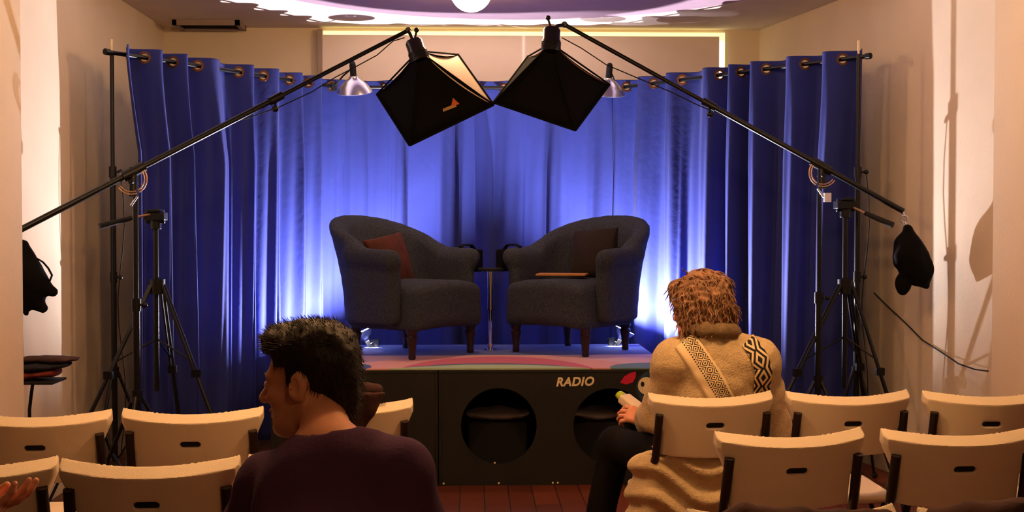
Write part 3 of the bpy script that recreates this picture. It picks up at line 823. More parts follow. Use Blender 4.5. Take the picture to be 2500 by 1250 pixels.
# ================================================================= BOOM SOFTBOX LIGHTS
def softbox(parent, apex, quad, apr, side_light, logo=None):
    # quad: L,B,R,T world corners of the opening; four tapered faces up to a small ring at the apex
    quad = [V(*q) for q in quad]; c = sum(quad) / 4; apex = V(*apex)
    ring = [apex + (q - c) * apr for q in quad]
    def face(i, j, bulge):
        a, b, c2, d = quad[i], quad[j], ring[j], ring[i]; n = unit(np.cross(b - a, d - a)); cen = (apex + c) / 2
        if np.dot(n, (a + b + c2 + d) / 4 - cen) < 0: n = -n
        G = np.zeros((9, 9, 3))
        for u in range(9):
            for v in range(9):
                s, t_ = u / 8, v / 8
                p = (a * (1 - s) + b * s) * (1 - t_) + (d * (1 - s) + c2 * s) * t_
                G[v, u] = p + n * bulge * 4 * s * (1 - s) * math.sin(PI * min(1, t_ * 1.0)) * .5 + (-n) * .02 * 4 * t_ * (1 - t_)
        return G
    mb = MB()
    for i, j in ((0, 1), (1, 2), (3, 0)): mb.grid(face(i, j, .012))
    # rim
    for i in range(4): mb.tube([quad[i], quad[(i + 1) % 4]], .007, 8)
    for i in range(4): mb.tube([quad[i], ring[i]], .005, 6)
    sb = obj('softbox', mb, M['nylon'], parent)
    so = sb.modifiers.new('thick', 'SOLIDIFY'); so.thickness = .002
    mb = MB(); mb.grid(face(2, 3, .012)); p2 = obj('lit_side_panel', mb, side_light, sb)
    so = p2.modifiers.new('thick', 'SOLIDIFY'); so.thickness = .002
    mb = MB(); A = np.array([[quad[0], quad[1]], [quad[3], quad[2]]]); A = c + (A - c) * .95 + (apex - c) * .03; mb.grid(A)
    o = obj('diffuser', mb, M['letter'], sb, smooth=False)
    so = o.modifiers.new('thick', 'SOLIDIFY'); so.thickness = .002
    if logo:
        G = face(1, 2, .012)
        def at(s, t_):
            u = s * 8; v = t_ * 8; i, j = int(min(u, 7)), int(min(v, 7)); fu, fv = u - i, v - j
            p = (G[j, i] * (1 - fu) + G[j, i + 1] * fu) * (1 - fv) + (G[j + 1, i] * (1 - fu) + G[j + 1, i + 1] * fu) * fv
            n = unit(np.cross(G[j, i + 1] - G[j, i], G[j + 1, i] - G[j, i]))
            if np.dot(n, EYE - p) < 0: n = -n
            return p + n * .004
        for nm, m, poly in logo:
            pts = [at(s, t_) for s, t_ in poly]; n = unit(np.cross(pts[1] - pts[0], pts[2] - pts[0]))
            if np.dot(n, EYE - pts[0]) < 0: n = -n
            k = len(pts); mb = MB(); mb.add(pts + [p - n * .002 for p in pts], [tuple(range(k)), tuple(range(2 * k - 1, k - 1, -1))] + [(i, i + k, (i + 1) % k + k, (i + 1) % k) for i in range(k)])
            obj(nm, mb, m, sb, smooth=False)
    return sb
def boom_light(end, tip, pivpx, stand_leg_rot, head0, head1, apex, quad, side_m, label, logo, cable_px, mirror):
    end, tip = V(*end), V(*tip); d = unit(tip - end)
    # pivot: on the boom
    s = (P(pivpx, 0, 6.6)[0] / P(pivpx, 0, 6.6)[1])
    tt = (s * end[1] - end[0]) / ((tip[0] - end[0]) - s * (tip[1] - end[1])); piv = end + (tip - end) * tt
    t = thing('boom_light', label, 'studio light', (piv[0], piv[1] + .035, 0), 0, 'boom softbox lights')
    light_stand(t, piv[0], piv[1] + .035, piv[2] - .02, 1.05, .34, rot=stand_leg_rot, hub=.60, r=.014)
    mb = MB(); m_ = end + (tip - end) * (.62 if not mirror else .56)
    mb.tube([end, m_], .015, 14); mb.tube([m_, tip], .0115, 12); obj('boom_arm', mb, M['black_metal'], t)
    mb = MB(); mb.tube([m_ - d * .04, m_ + d * .04], .022, 12); mb.tube([m_, m_ + V(0, -.02, -.05)], .006, 8); mb.ball(m_ + V(0, -.02, -.055), .018, 10, 8); obj('arm_collar', mb, M['black_metal'], t)
    mb = MB(); mb.tube([piv - d * .06, piv + d * .06], .026, 14); mb.tube([piv + V(0, -.01, -.12), piv + V(0, -.0, .02)], .02, 12); mb.tube([piv + V(0, -.05, -.05), piv + V(0, .05, -.05)], .012, 10)
    obj('pivot_clamp', mb, M['black_metal'], t)
    # curved angle plate
    sg = 1 if not mirror else -1
    for (r0, a0, a1) in ((.075, -60, 35), ((.075, 215, 290)) ):
        mb = MB()
        for rr in (r0 - .012, r0):
            pts = [piv + V(sg * rr * math.cos(math.radians(a)), -.035, -.035 + rr * math.sin(math.radians(a))) for a in np.linspace(a0, a1, 12)]
            mb.tube(pts, .0035, 6)
        obj('angle_plate', mb, M['alu_dull'], t)
    mb = MB(); mb.tube([piv + V(sg * .03, -.04, -.12), piv + V(sg * .0, -.045, -.165)], .006, 8); obj('lever', mb, M['chrome'], t)
    # lamp head
    h0, h1 = V(*head0), V(*head1); hd = unit(h1 - h0); L = np.linalg.norm(h1 - h0)
    mb = MB(); mb.lathe([(.040, 0), (.052, .004), (.052, L * .45), (.048, L * .5), (.048, L * .86), (.040, L * .96), (.02, L)], h0, hd, 24); hb = obj('lamp_head', mb, M['black_gloss'], t)
    mb = MB(); 
    for k in range(5): mb.torus(h0 + hd * L * (.1 + .07 * k), .052, .0025, hd, 24, 6)
    obj('cooling_ribs', mb, M['black_matte'], hb)
    mb = MB(); mb.tube([tip, tip + (h1 - tip) * .6 + V(0, 0, .0), h1 - hd * .03], .010, 10); mb.ball(tip, .018, 10, 8); mb.tube([tip - V(0, .02, 0), tip + V(0, .03, 0)], .012, 10)
    mb.tube([h1 - hd * .02, h1 + V(.02 * sg, 0, .045)], .006, 8); mb.ball(h1 + V(.02 * sg, 0, .05), .014, 10, 8); obj('tilt_bracket', mb, M['black_metal'], t)
    softbox(t, apex, quad, .13, side_m, logo)
    mb = MB(); mb.tube(cable_px, .0032, 6); obj('cable', mb, M['black_matte'], t)
    return piv
M['alu_dull'] = mat('dull_aluminium', (190, 150, 120), 0.45, metal=0.7)
M['black_gloss'] = mat('black_gloss', (15, 14, 15), 0.18, var=0.05, spec=0.7)
M['lit_side_brown'] = mat('brown_lit_side', (150, 110, 88), 0.7, var=0.1)  # brown tone paints lamp light onto the right softbox's side face
eL = P(44, 564, 5.95); tL = P(997, 74, 7.05)
logo = [('logo', M['orange'], [(.60, .24), (.71, .22), (.69, .34)]), ('logo_word', M['gold'], [(.47, .22), (.66, .205), (.665, .25), (.48, .26)])]
pivL = boom_light(eL, tL, 322, .5, P(1027, 150, 6.93), P(1008, 96, 6.95), P(1027, 140, 6.90), [P(920, 230, 7.20), P(1000, 355, 6.98), P(1205, 256, 7.07), P(1118, 133, 7.31)],
    M['lit_side_pale'], 'black softbox on a long boom arm from the left stand, orange logo on its side', logo,
    [P(988, 92, 7.0), P(960, 100, 7.0), P(920, 135, 6.98), P(870, 162, 6.95), P(820, 188, 6.93), P(760, 225, 6.9), P(680, 262, 6.85), P(600, 290, 6.8), P(548, 300, 6.76)], False)
eR = P(2206, 516, 6.62); tR = P(1378, 60, 7.05)
pivR = boom_light(eR, tR, 2008, 1.2, P(1345, 128, 6.93), P(1347, 66, 6.95), P(1345, 122, 6.90), [P(1205, 250, 7.05), P(1405, 318, 6.92), P(1488, 206, 7.22), P(1290, 137, 7.35)],
    M['lit_side_brown'], 'plain black softbox on a long boom arm from the right stand', None,
    [P(1372, 92, 7.0), P(1420, 118, 7.0), P(1480, 158, 6.98), P(1560, 192, 6.95), P(1640, 225, 6.92), P(1700, 255, 6.9), P(1790, 292, 6.85)], True)

# ================================================================= BAGS
def solid(name, f, lo, hi, h, m, parent=None, **k): return obj(name, nets(f, lo, hi, h), m, parent, smooth=180, **k)
def pb_(px, py, Y): return P(px, py, Y)
Yb = 6.60
t = thing('counterweight_bag', 'black counterweight bag hanging from the right boom end beside the right wall', 'bag', tuple(P(2225, 720, Yb)), 0, 'black bags hung on the booms')
f = su(.05, rc(P(2218, 560, Yb), P(2222, 620, Yb), .030, .075), rc(P(2222, 620, Yb), P(2235, 655, Yb), .078, .085), rc(P(2238, 650, Yb), P(2264, 700, Yb), .055, .012), rc(P(2210, 600, Yb), P(2196, 640, Yb), .05, .02))
solid('sack', lambda p: f(p) + .008 * noise(p, 30, 3, 3), P(2225, 640, Yb) - .3, P(2225, 640, Yb) + .3, .009, M['nylon'], t)
f2 = su(.03, el(P(2206, 690, Yb), (.045, .035, .07), roty(.1)), rc(P(2206, 655, Yb), P(2222, 630, Yb), .02, .02))
solid('pouch', lambda p: f2(p) + .006 * noise(p, 40, 5, 2), P(2206, 690, Yb) - .2, P(2206, 680, Yb) + .2, .009, M['nylon'], t)
mb = MB(); mb.torus(P(2207, 535, Yb), .018, .004, (0, 1, .1), 16, 6); mb.tube([P(2206, 518, 6.61), P(2208, 528, Yb)], .005, 8); mb.tube([P(2208, 542, Yb), P(2216, 560, Yb)], .007, 8); obj('hook', mb, M['chrome'], t)
Yb = 5.95
t = thing('counterweight_bag', 'black bag with looped handle at the left boom end, half behind the left pillar', 'bag', tuple(P(60, 780, Yb)), 0, 'black bags hung on the booms')
f = su(.03, rc(P(55, 600, Yb), P(66, 680, Yb), .03, .085), rc(P(66, 680, Yb), P(92, 705, Yb), .08, .05), rc(P(90, 690, Yb), P(128, 712, Yb), .040, .028), rc(P(70, 720, Yb), P(105, 752, Yb), .055, .022), rc(P(50, 720, Yb), P(64, 765, Yb), .06, .012))
solid('sack', lambda p: f(p) + .006 * noise(p, 30, 9, 2), P(70, 690, Yb) - .33, P(70, 690, Yb) + .33, .009, M['nylon'], t)
mb = MB(); mb.tube([P(66, 628, Yb), P(85, 628, Yb), P(105, 640, Yb), P(118, 655, Yb), P(127, 672, Yb), P(120, 690, Yb)], .010, 8, flat=.4); obj('handle', mb, M['black_cloth'], t)
mb = MB(); mb.tube([P(45, 566, Yb), P(44, 590, Yb), P(48, 605, Yb)], .008, 8); obj('hook', mb, M['chrome'], t)

# folded clothes on a small stand by the left pillar
Ys = 5.85
base = P(85, 945, Ys)
t = thing('side_stand', 'thin dark stand with a small tray beside the left pillar', 'stand', (base[0], Ys, 0))
mb = MB(); zt_ = P(85, 932, Ys)[2]; mb.tube([P(80, 935, Ys), P(76, 965, Ys), P(72, 1000, Ys), V(P(72, 1000, Ys)[0], Ys, .02)], .008, 8); obj('pole', mb, M['black_metal'], t)
mb = MB()
for k in range(3):
    a = k * 2.1 + .3; mb.tube([(P(72, 1000, Ys)[0], Ys, .1), (P(72, 1000, Ys)[0] + .16 * math.cos(a), Ys + .16 * math.sin(a), .01)], .008, 8)
obj('foot', mb, M['black_metal'], t)
mb = MB(); mb.box(P(92, 930, Ys), (.10, .10, .006)); obj('tray', mb, M['black_matte'], t, bevel=.003)
def slab(pa, pb, hz, hy, m, name, seed, label):
    pa, pb = V(*pa), V(*pb)
    f = lambda p: (rc(pa, pb, hz, hz * .7)((p - (pa + pb) / 2) * V(1, 1 / (hy / hz), 1) + (pa + pb) / 2)) + .006 * noise(p, 35, seed, 2)
    lo = np.minimum(pa, pb) - V(.1, .2, .1); hi = np.maximum(pa, pb) + V(.1, .2, .1)
    o = obj(name, nets(f, lo, hi, .008), m, smooth=180); tag(o, label, 'clothing', 'clothes folded on the side stand'); return o
slab(P(60, 915, Ys), P(135, 908, Ys), .028, .10, M['redbrown'], 'folded_scarf', 1, 'red-brown folded scarf at the bottom of the pile by the left pillar')
slab(P(60, 898, Ys), P(165, 890, Ys), .020, .10, M['navy_cloth'], 'folded_jacket', 2, 'dark navy folded jacket in the middle of the pile by the left pillar')
slab(P(60, 878, Ys), P(186, 876, Ys), .016, .09, M['brown_cloth'], 'folded_coat', 3, 'brownish folded coat on top of the pile by the left pillar')

# cable drooping on the right wall
mb = MB(); pts = []
for (px, py, Y) in [(2182, 715, 7.45), (2210, 745, 7.3), (2245, 785, 7.1), (2275, 830, 6.9), (2300, 860, 6.7), (2340, 888, 6.45), (2380, 902, 6.2), (2412, 906, 6.0)]:
    p = P(px, py, Y); p[0] = min(p[0], RX(Y) - .012); pts.append(p)
mb.tube(pts, .004, 6); o = obj('wall_cable', mb, M['black_matte']); tag(o, 'thin dark cable drooping along the right wall toward the right pillar', 'cable')

# ================================================================= VIDEO TRIPODS
def tripod(px_, headpy, Y, legs_px, spiderpy, handle, label, tape=None):
    hc = P(px_, headpy, Y); hub = P(px_ + (4 if px_ < 1000 else 0), 695, Y)
    t = thing('video_tripod', label, 'tripod', (hc[0], hc[1], 0), 0, 'video tripods')
    mb = MB(); mb.box(hc, (.055, .045, .022)); mb.box(hc + V(0, 0, .03), (.035, .06, .008)); mb.tube([hc - V(0, 0, .07), hc + V(0, 0, .0)], .03, 16); mb.tube([hc - V(.05, 0, .02), hc + V(.05, 0, -.02)], .02, 12); obj('pan_head', mb, M['black_metal'], t, bevel=.004)
    mb = MB(); h0, h1, h2 = [V(*h) for h in handle]; mb.tube([h0, h1], .006, 8); obj('handle_rod', mb, M['alu_dull'], t)
    mb = MB(); mb.tube([h1, h2], [.012, .017], 12); obj('handle_grip', mb, M['black_matte'], t)
    mb = MB(); mb.tube([V(hc[0], hc[1], .55), hc - V(0, 0, .06)], .014, 14); obj('centre_column', mb, M['black_metal'], t)
    mb = MB(); mb.tube([hub - V(0, 0, .05), hub + V(0, 0, .03)], .042, 16); obj('shoulder', mb, M['black_metal'], t)
    for (lx, ly, Yl) in legs_px:
        f_ = PZ(lx, ly, .0) if ly > 1100 else None
        tgt = P(lx, ly, Yl); dv = tgt - hub; k = (hub[2] - .01) / -dv[2]; foot = hub + dv * k
        mb = MB(); top = hub + unit(V(dv[0], dv[1], 0)) * .035; mid_ = top + (foot - top) * .42; m2 = top + (foot - top) * .7
        s = np.cross(unit(dv), V(0, 0, 1)); s = unit(s) * .011
        mb.tube([top + s, mid_ + s], .008, 8); mb.tube([top - s, mid_ - s], .008, 8); mb.box(mid_, (.022, .018, .02)); mb.tube([mid_, m2], .011, 10); mb.box(m2, (.016, .014, .016)); mb.tube([m2, foot], .008, 8)
        lg = obj('leg', mb, M['black_metal'], t)
        mb = MB(); mb.ball(foot + V(0, 0, .008), .018, 10, 8); obj('rubber_foot', mb, M['black_matte'], lg)
        mb = MB(); mb.tube([V(hc[0], hc[1], P(0, spiderpy, Y)[2]), top + (foot - top) * .36], .005, 6); obj('spreader', mb, M['black_metal'], t)
    if tape is not None:
        mb = MB(); mb.box(tape, (.018, .012, .024)); obj('tape_tag', mb, M['whitetape'], t)
    return t
Yt = 6.85
tripod(380, 528, Yt, [(232, 1000, 6.65), (500, 985, 6.75), (432, 1010, 7.0)], 828, [P(372, 522, Yt - .03), P(322, 532, Yt - .12), P(243, 553, Yt - .22)], 'black video tripod on the left with its pan handle pointing left')
tripod(2064, 500, Yt, [(1925, 965, 6.7), (2158, 962, 6.75), (2105, 965, 7.0)], 828, [P(2080, 505, Yt - .03), P(2112, 520, Yt - .10), P(2180, 550, Yt - .2)], 'black video tripod on the right with its pan handle pointing right', P(2020, 482, Yt - .1))

# ================================================================= FOLDING CHAIRS
def backrest_mesh():
    # own frame: x across, z up from backrest bottom, y thickness; curved toward the sitter (+y) at the sides, leaning back
    W, H = .228, .215
    def f(p):
        x, y, z = p[:, 0], p[:, 1], p[:, 2]
        yc = y - 1.05 * x * x                      # curved plan
        zz = z + .18 * x * x * 0 - .10 * x * x     # top dips a little in the middle
        wz = .187 + .041 * np.clip((zz - .085) / .09, 0, 1)
        d = np.maximum(np.abs(x) - wz, np.maximum(-zz, zz - H + .012 * 0))
        body = np.maximum(d, np.abs(yc + .0115) - .0225)
        # sloping top surface facing up and back
        ch = (zz - H) * .93 - (yc - .013) * .368
        d = np.maximum(body, ch)
        side = (np.abs(x) - wz) * .8 - (yc + .022) * .6
        d = np.maximum(d, side)
        slot = np.maximum(np.maximum(np.abs(x) - .033, np.abs(zz - (H - .092)) - .0095), np.abs(yc) - .1)
        slot = smax(slot, (np.abs(x) + np.abs(zz - (H - .092)) - .037), .004)
        return smax(d, -slot, .002)
    return nets(f, (-.25, -.06, -.03), (.25, .11, .26), .0036)
br_m = backrest_mesh()
SEATH = .445
def make_chair():
    t = bpy.data.objects.new('folding_chair', None); COL.objects.link(t); t.empty_display_size = .05
    ln = .22                               # backward lean
    R = rotx(ln); bo = V(0, -.205, .62)    # bottom of backrest
    mb = MB(); mb.v = [tuple(bo + R @ V(*p)) for p in br_m.v]; mb.f = br_m.f
    obj('backrest', mb, M['white_plastic'], t, smooth=35, local=True)
    mb = MB(); mb.box(bo + R @ V(0, -.020, .215 - .092), (.036, .004, .0115), R); obj('slot_shade_insert', mb, M['black_matte'], t, local=True)  # black insert stands in for the shade behind the open slot
    # seat
    def f(p):
        x, y, z = p[:, 0], p[:, 1], p[:, 2]
        zz = z - SEATH + .02 * np.clip(1 - (x / .2) ** 2, 0, 1) * np.clip(1 - (y / .2) ** 2, 0, 1)
        w_ = .205 + .012 * np.clip(y / .2, -1, 1)
        d = smax(np.abs(x) - w_, np.abs(y - .02) - .195, .05)
        return smax(d, np.abs(zz) - .016, .012)
    obj('seat', nets(f, (-.26, -.22, .38), (.26, .26, .50), .009), M['white_plastic'], t, smooth=50, local=True)
    for s in (-1, 1):
        top = bo + R @ V(s * .197, -.002, .158); low = bo + R @ V(s * .201, .002, -.01)
        mb = MB(); mb.tube([top, low, V(s * .222, -.03, .42), V(s * .225, .20, .012)], [.0155, .0155, .015, .014], 12, flat=.95, up=(1, 0, 0)); obj('front_leg', mb, M['frame'], t, local=True)
        mb = MB(); mb.tube([V(s * .205, .13, .425), V(s * .21, -.0, .25), V(s * .215, -.23, .012)], .013, 12, flat=.7, up=(1, 0, 0)); obj('rear_leg', mb, M['frame'], t, local=True)
        for y in (.20, -.23):
            mb = MB(); mb.tube([V(s * .222 if y > 0 else s * .215, y, .0), V(s * .222 if y > 0 else s * .215, y, .03)], .018, 10); obj('foot_cap', mb, M['black_matte'], t, local=True)
    mb = MB(); mb.tube([V(-.222, .15, .12), V(.222, .15, .12)], .009, 8); mb.tube([V(-.214, -.18, .09), V(.214, -.18, .09)], .009, 8); obj('crossbar', mb, M['frame'], t, local=True)
    return t
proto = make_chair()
# centre pixel of the backrest, distance of its top edge, turn (degrees, right side away positive), row, label
CH = [
 (85, 4.08, 4, 'F', 'white folding chair at the left end of the front row, below the left pillar'),
 (465, 4.13, 3, 'F', 'white folding chair in the front row just left of the seated man\'s face'),
 (846, 4.30, 6, 'F', 'white folding chair beyond the seated man with a brown jacket over it'),
 (1745, 4.46, 6, 'F', 'white folding chair the woman in the beige cardigan sits on'),
 (2082, 4.48, 4, 'F', 'white folding chair just right of the woman\'s chair in the front row'),
 (2420, 4.46, -2, 'F', 'white folding chair at the right end of the front row, by the right pillar'),
 (-100, 3.24, 5, 'S', 'white folding chair cut off by the left edge in the second row'),
 (357, 3.24, 3, 'S', 'white folding chair in the second row, whole backrest left of the man'),
 (815, 3.28, 2, 'S', 'white folding chair mostly hidden by the man in the dark shirt'),
 (1945, 3.63, 8, 'S', 'white folding chair in the second row directly behind the woman\'s row, left of the two'),
 (2355, 3.64, 2, 'S', 'white folding chair in the second row at the right edge of the photo'),
 (822, 2.40, 6, 'T', 'white folding chair under the man in the dark shirt'),
 (1955, 2.62, 4, 'T', 'white folding chair under the dark coat at the bottom edge, left one'),
 (2530, 2.60, 0, 'T', 'white folding chair under the dark coat at the bottom right corner'),
 (-640, 2.30, 0, 'T', 'white folding chair under the person at the lower left corner'),
]
chairs = []
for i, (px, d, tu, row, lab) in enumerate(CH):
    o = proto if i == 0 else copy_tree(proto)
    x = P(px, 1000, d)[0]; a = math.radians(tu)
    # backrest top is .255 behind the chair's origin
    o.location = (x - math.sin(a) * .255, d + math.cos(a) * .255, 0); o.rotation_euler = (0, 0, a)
    g = {'F': 'white folding chairs in the front row', 'S': 'white folding chairs in the second row', 'T': 'white folding chairs in the third row'}[row]
    tag(o, lab, 'chair', g); chairs.append(o)
chairs[0]['label'] = CH[0][4]

# ================================================================= PEOPLE
def head_field(female=False, lo=False):
    w_ = .93 if female else 1.0
    parts = su(.03,
        el((-.014, 0, .036), (.098, .077 * w_, .086)),
        el((.034, 0, -.028), (.060, .060 * w_, .082)),
        el((.040, 0, -.085), (.046, .046 * w_, .034)),
        rc((-.008, .054 * w_, -.045), (.058, .028, -.094), .021, .017), rc((-.008, -.054 * w_, -.045), (.058, -.028, -.094), .021, .017))
    f = su(.018, parts, el((.080, 0, -.101), (.019, .022, .017)), el((.074, 0, .020), (.020, .050, .014)), el((.056, .040, -.026), (.028, .022, .022)), el((.056, -.040, -.026), (.028, .022, .022)))
    f = sub(.012, f, el((.102, .032, .000), (.017, .019, .012)), el((.102, -.032, .000), (.017, .019, .012)))
    ns = 1.0 if not female else .8
    f = su(.010, f, rc((.088, 0, .012), (.088 + .030 * ns, 0, -.030), .0075, .0125), el((.098, .012, -.034), (.012, .009, .009)), el((.098, -.012, -.034), (.012, .009, .009)))
    f = su(.006, f, el((.091, 0, -.058), (.013, .024, .0065)), el((.089, 0, -.070), (.013, .021, .0075)))
    f = su(.003, f, el((.083, .031, .001), (.013, .014, .010)), el((.083, -.031, .001), (.013, .014, .010)))
    ears = []
    for s in (-1, 1):
        e = el((-.012, s * .082 * w_, -.004), (.021, .008, .033), rotz(s * .35) @ roty(-.18))
        e = sub(.004, e, el((-.006, s * .090 * w_, -.002), (.011, .007, .019), rotz(s * .35)))
        ears.append(su(.004, e, el((-.014, s * .078 * w_, -.028), (.009, .006, .010))))
    return su(.006, f, *ears)

def hand_field(wr, Rh, curl=.5, spread=.12, side=1):
    # Rh columns: x toward the thumb, y along fingers, z out of the back of the hand
    fs = [bx((0, .048, 0), (.040, .046, .014), .013), rc((0, -.01, 0), (0, .02, 0), .025, .026)]
    base = [(-.031, .086), (-.010, .092), (.012, .091), (.032, .084)]; ln = [.066, .080, .086, .078]
    for i, ((bx_, by_), L) in enumerate(zip(base, ln)):
        p = V(bx_, by_ - .012, 0); a = 0.0; sp = (i - 1.5) * spread; seg = [L * .46, L * .30, L * .24]; pts = [p]
        cu_ = curl * (1 + .12 * (1.5 - i))
        for k, sL in enumerate(seg):
            a += cu_ * (.75 if k == 0 else 1.0)
            p = p + sL * V(math.sin(sp) * math.cos(a), math.cos(sp) * math.cos(a), -math.sin(a)) * (1.15 if k == 0 else 1); pts.append(p)
        fs.append(chain(pts, [.0098, .0088, .0080, .0068], .004))
    th = [V(.028, .018, -.006), V(.050, .042, -.016), V(.058, .070, -.028 - .02 * curl), V(.052, .094, -.036 - .03 * curl)]
    fs.append(chain(th, [.015, .012, .0105, .008], .008))
    return loc(su(.007, *fs), wr, Rh)

def body_field(J, female=False):
    Rt = J['Rt']; k = .92 if female else 1.0
    hf = loc(head_field(female), J['head'], J['Rh'])
    hb = J['head'] + J['Rh'] @ V(-.025, 0, -.055)
    fs = [rc(hb, J['neck'], .050 * k, .056 * k), el((J['chest']), (.150 * k, .098, .16), Rt), el(J['waist'], (.130 * k, .095, .15), Rt), el(J['pelvis'], (.158, .115, .11), Rt),
          rc(J['neck'] - V(0, 0, .015), J['shL'] + V(0, 0, .005), .045, .045), rc(J['neck'] - V(0, 0, .015), J['shR'] + V(0, 0, .005), .045, .045)]
    tors = su(.05, *fs)
    limbs = []
    for s in 'LR':
        limbs += [chain([J['sh' + s], J['el' + s], J['wr' + s]], [.046 * k, .036 * k, .025 * k], .02)]
        limbs += [chain([J['hip' + s], J['kn' + s], J['an' + s]], [.080, .054, .036], .03)]
        limbs += [rc(J['an' + s], J['toe' + s], .036, .026)]
    b = su(.03, tors, *limbs)
    hands = [hand_field(J['wr' + s], J['hand' + s], J.get('curl' + s, .5), side=1) for s in 'LR']
    return su(.012, su(.02, b, hf), *hands)

def cloth_torso(J, gr, female=False, sleeves=1.0, seed=1, wr=.004):
    Rt = J['Rt']; k = .92 if female else 1.0
    fs = [el(J['chest'], (.158 * k + gr, .104 + gr, .165 + gr), Rt), el(J['waist'], (.138 * k + gr, .102 + gr, .16), Rt), el(J['pelvis'] + V(0, 0, .01), (.162 + gr, .120 + gr, .11), Rt),
          rc(J['neck'] - V(0, 0, .03), J['shL'] + V(0, 0, .004), .050 + gr * .6, .052 + gr), rc(J['neck'] - V(0, 0, .03), J['shR'] + V(0, 0, .004), .050 + gr * .6, .052 + gr)]
    t = su(.05, *fs)
    arms = []
    for s in 'LR':
        if sleeves >= 1: e = J['el' + s] + (J['wr' + s] - J['el' + s]) * (sleeves - 1) * .93; arms.append(chain([J['sh' + s], J['el' + s], e], [.052 + gr, .044 + gr, .034 + gr], .03))
        else: e = J['sh' + s] + (J['el' + s] - J['sh' + s]) * sleeves; arms.append(rc(J['sh' + s], e, .054 + gr, .050 + gr))
    g = su(.035, t, *arms)
    return lambda p: g(p) + wr * noise(p, 22, seed, 3, (1, 1, 1.6))

def pose(pel, face, lean=0.0, height=1.0, sh_w=.19, arms=None, head=None, head_R=None, hipw=.09, knee=None, foot=None, side_lean=0.0):
    c, s = math.cos(face), math.sin(face); fwd = V(c, s, 0); right = V(s, -c, 0)
    up = unit(V(0, 0, 1) + fwd * lean + right * side_lean); f2 = unit(np.cross(up, right) * 1.0); f2 = unit(fwd - up * np.dot(fwd, up)); r2 = np.cross(f2, up)
    Rt = np.stack([r2, f2, up], -1); pel = V(*pel); h = height
    J = dict(Rt=Rt, pelvis=pel, waist=pel + up * .17 * h, chest=pel + up * .34 * h, neck=pel + up * .52 * h)
    J['shR'] = pel + up * .455 * h + r2 * sh_w; J['shL'] = pel + up * .455 * h - r2 * sh_w
    J['hipR'] = pel + r2 * hipw; J['hipL'] = pel - r2 * hipw
    J['f'] = fwd; J['r'] = right
    kn = knee or {}; ft = foot or {}
    for q, sg in (('L', -1), ('R', 1)):
        J['kn' + q] = V(*kn[q]) if q in kn else pel + fwd * .42 + right * sg * .12 + V(0, 0, .02)
        J['an' + q] = V(*ft[q]) if q in ft else V(J['kn' + q][0], J['kn' + q][1], .08) + fwd * .03
        J['toe' + q] = V(J['an' + q][0], J['an' + q][1], .035) + unit(V(*(J['kn' + q] - J['hip' + q])[:2], 0)) * .16
    J['head'] = V(*head) if head is not None else J['neck'] + V(0, 0, .15)
    J['Rh'] = head_R if head_R is not None else np.stack([fwd, -right, V(0, 0, 1)], -1)
    for q in 'LR':
        J['el' + q], J['wr' + q] = V(*arms[q][0]), V(*arms[q][1])
        y = unit(V(*arms[q][2])) if len(arms[q]) > 2 else unit(J['wr' + q] - J['el' + q])
        z = V(*arms[q][3]) if len(arms[q]) > 3 else V(0, 0, 1)
        z = unit(z - y * np.dot(z, y)); x = np.cross(y, z)
        J['hand' + q] = np.stack([x, y, z], -1)
        if len(arms[q]) > 4: J['curl' + q] = arms[q][4]
    return J

def bounds(J, pad=.2):
    pts = np.array([v for k_, v in J.items() if isinstance(v, np.ndarray) and v.shape == (3,) and k_ not in 'fr'])
    return pts.min(0) - pad, pts.max(0) + pad

def strands(mb, J, roots, dirs, length, width, seg, curlf, seed, gravity=0.0, cen=None, lift=.3):
    rg = np.random.RandomState(seed)
    for i in range(len(roots)):
        p = roots[i].copy(); d = unit(dirs[i]); L = length * (.6 + .8 * rg.rand()); pts = [p]; ph = rg.rand() * 6.28
        side = unit(np.cross(d, unit(p - cen)))
        for k in range(seg):
            d = unit(d + V(0, 0, -gravity) + rg.normal(size=3) * .12)
            q = p + d * L / seg + side * curlf * math.sin(ph + k * 1.5)
            p = q; pts.append(p)
        rs = [width * (1 - .75 * (k / seg) ** 1.5) for k in range(seg + 1)]
        mb.tube(pts, rs, 4, caps=False)

EYEM = None
def add_eyes(J, parent):
    for s in (1, -1):
        c = J['head'] + J['Rh'] @ V(.0855, s * .031, .001)
        mb = MB(); mb.ball(c, .0112, 16, 10); e = obj('eyeball', mb, M['eye'], parent)
        mb = MB(); mb.ball(c + J['Rh'] @ V(.0075, 0, 0), .0055, 12, 8); obj('iris', mb, M['iris'], e)

# ---------------------------- the man in the dark shirt
hc = P(757, 930, 2.82)
yaw_h = math.radians(180 - 20)         # looks left and a little away
Rh = rotz(yaw_h) @ roty(math.radians(6))
mp = P(822, 1300, 2.68); seat_z = SEATH + .10
pelM = V(chairs[11].location[0] + .0, chairs[11].location[1] - .03, SEATH + .115)
faceM = math.radians(105)
shc = P(812, 1150, 2.66)
JM = pose(pelM, faceM, lean=-.02, height=.93, sh_w=.185, head=hc, head_R=Rh,
    arms={'L': (P(590, 1330, 2.78), P(620, 1420, 3.02)), 'R': (P(1035, 1300, 2.74), P(960, 1420, 3.0))})
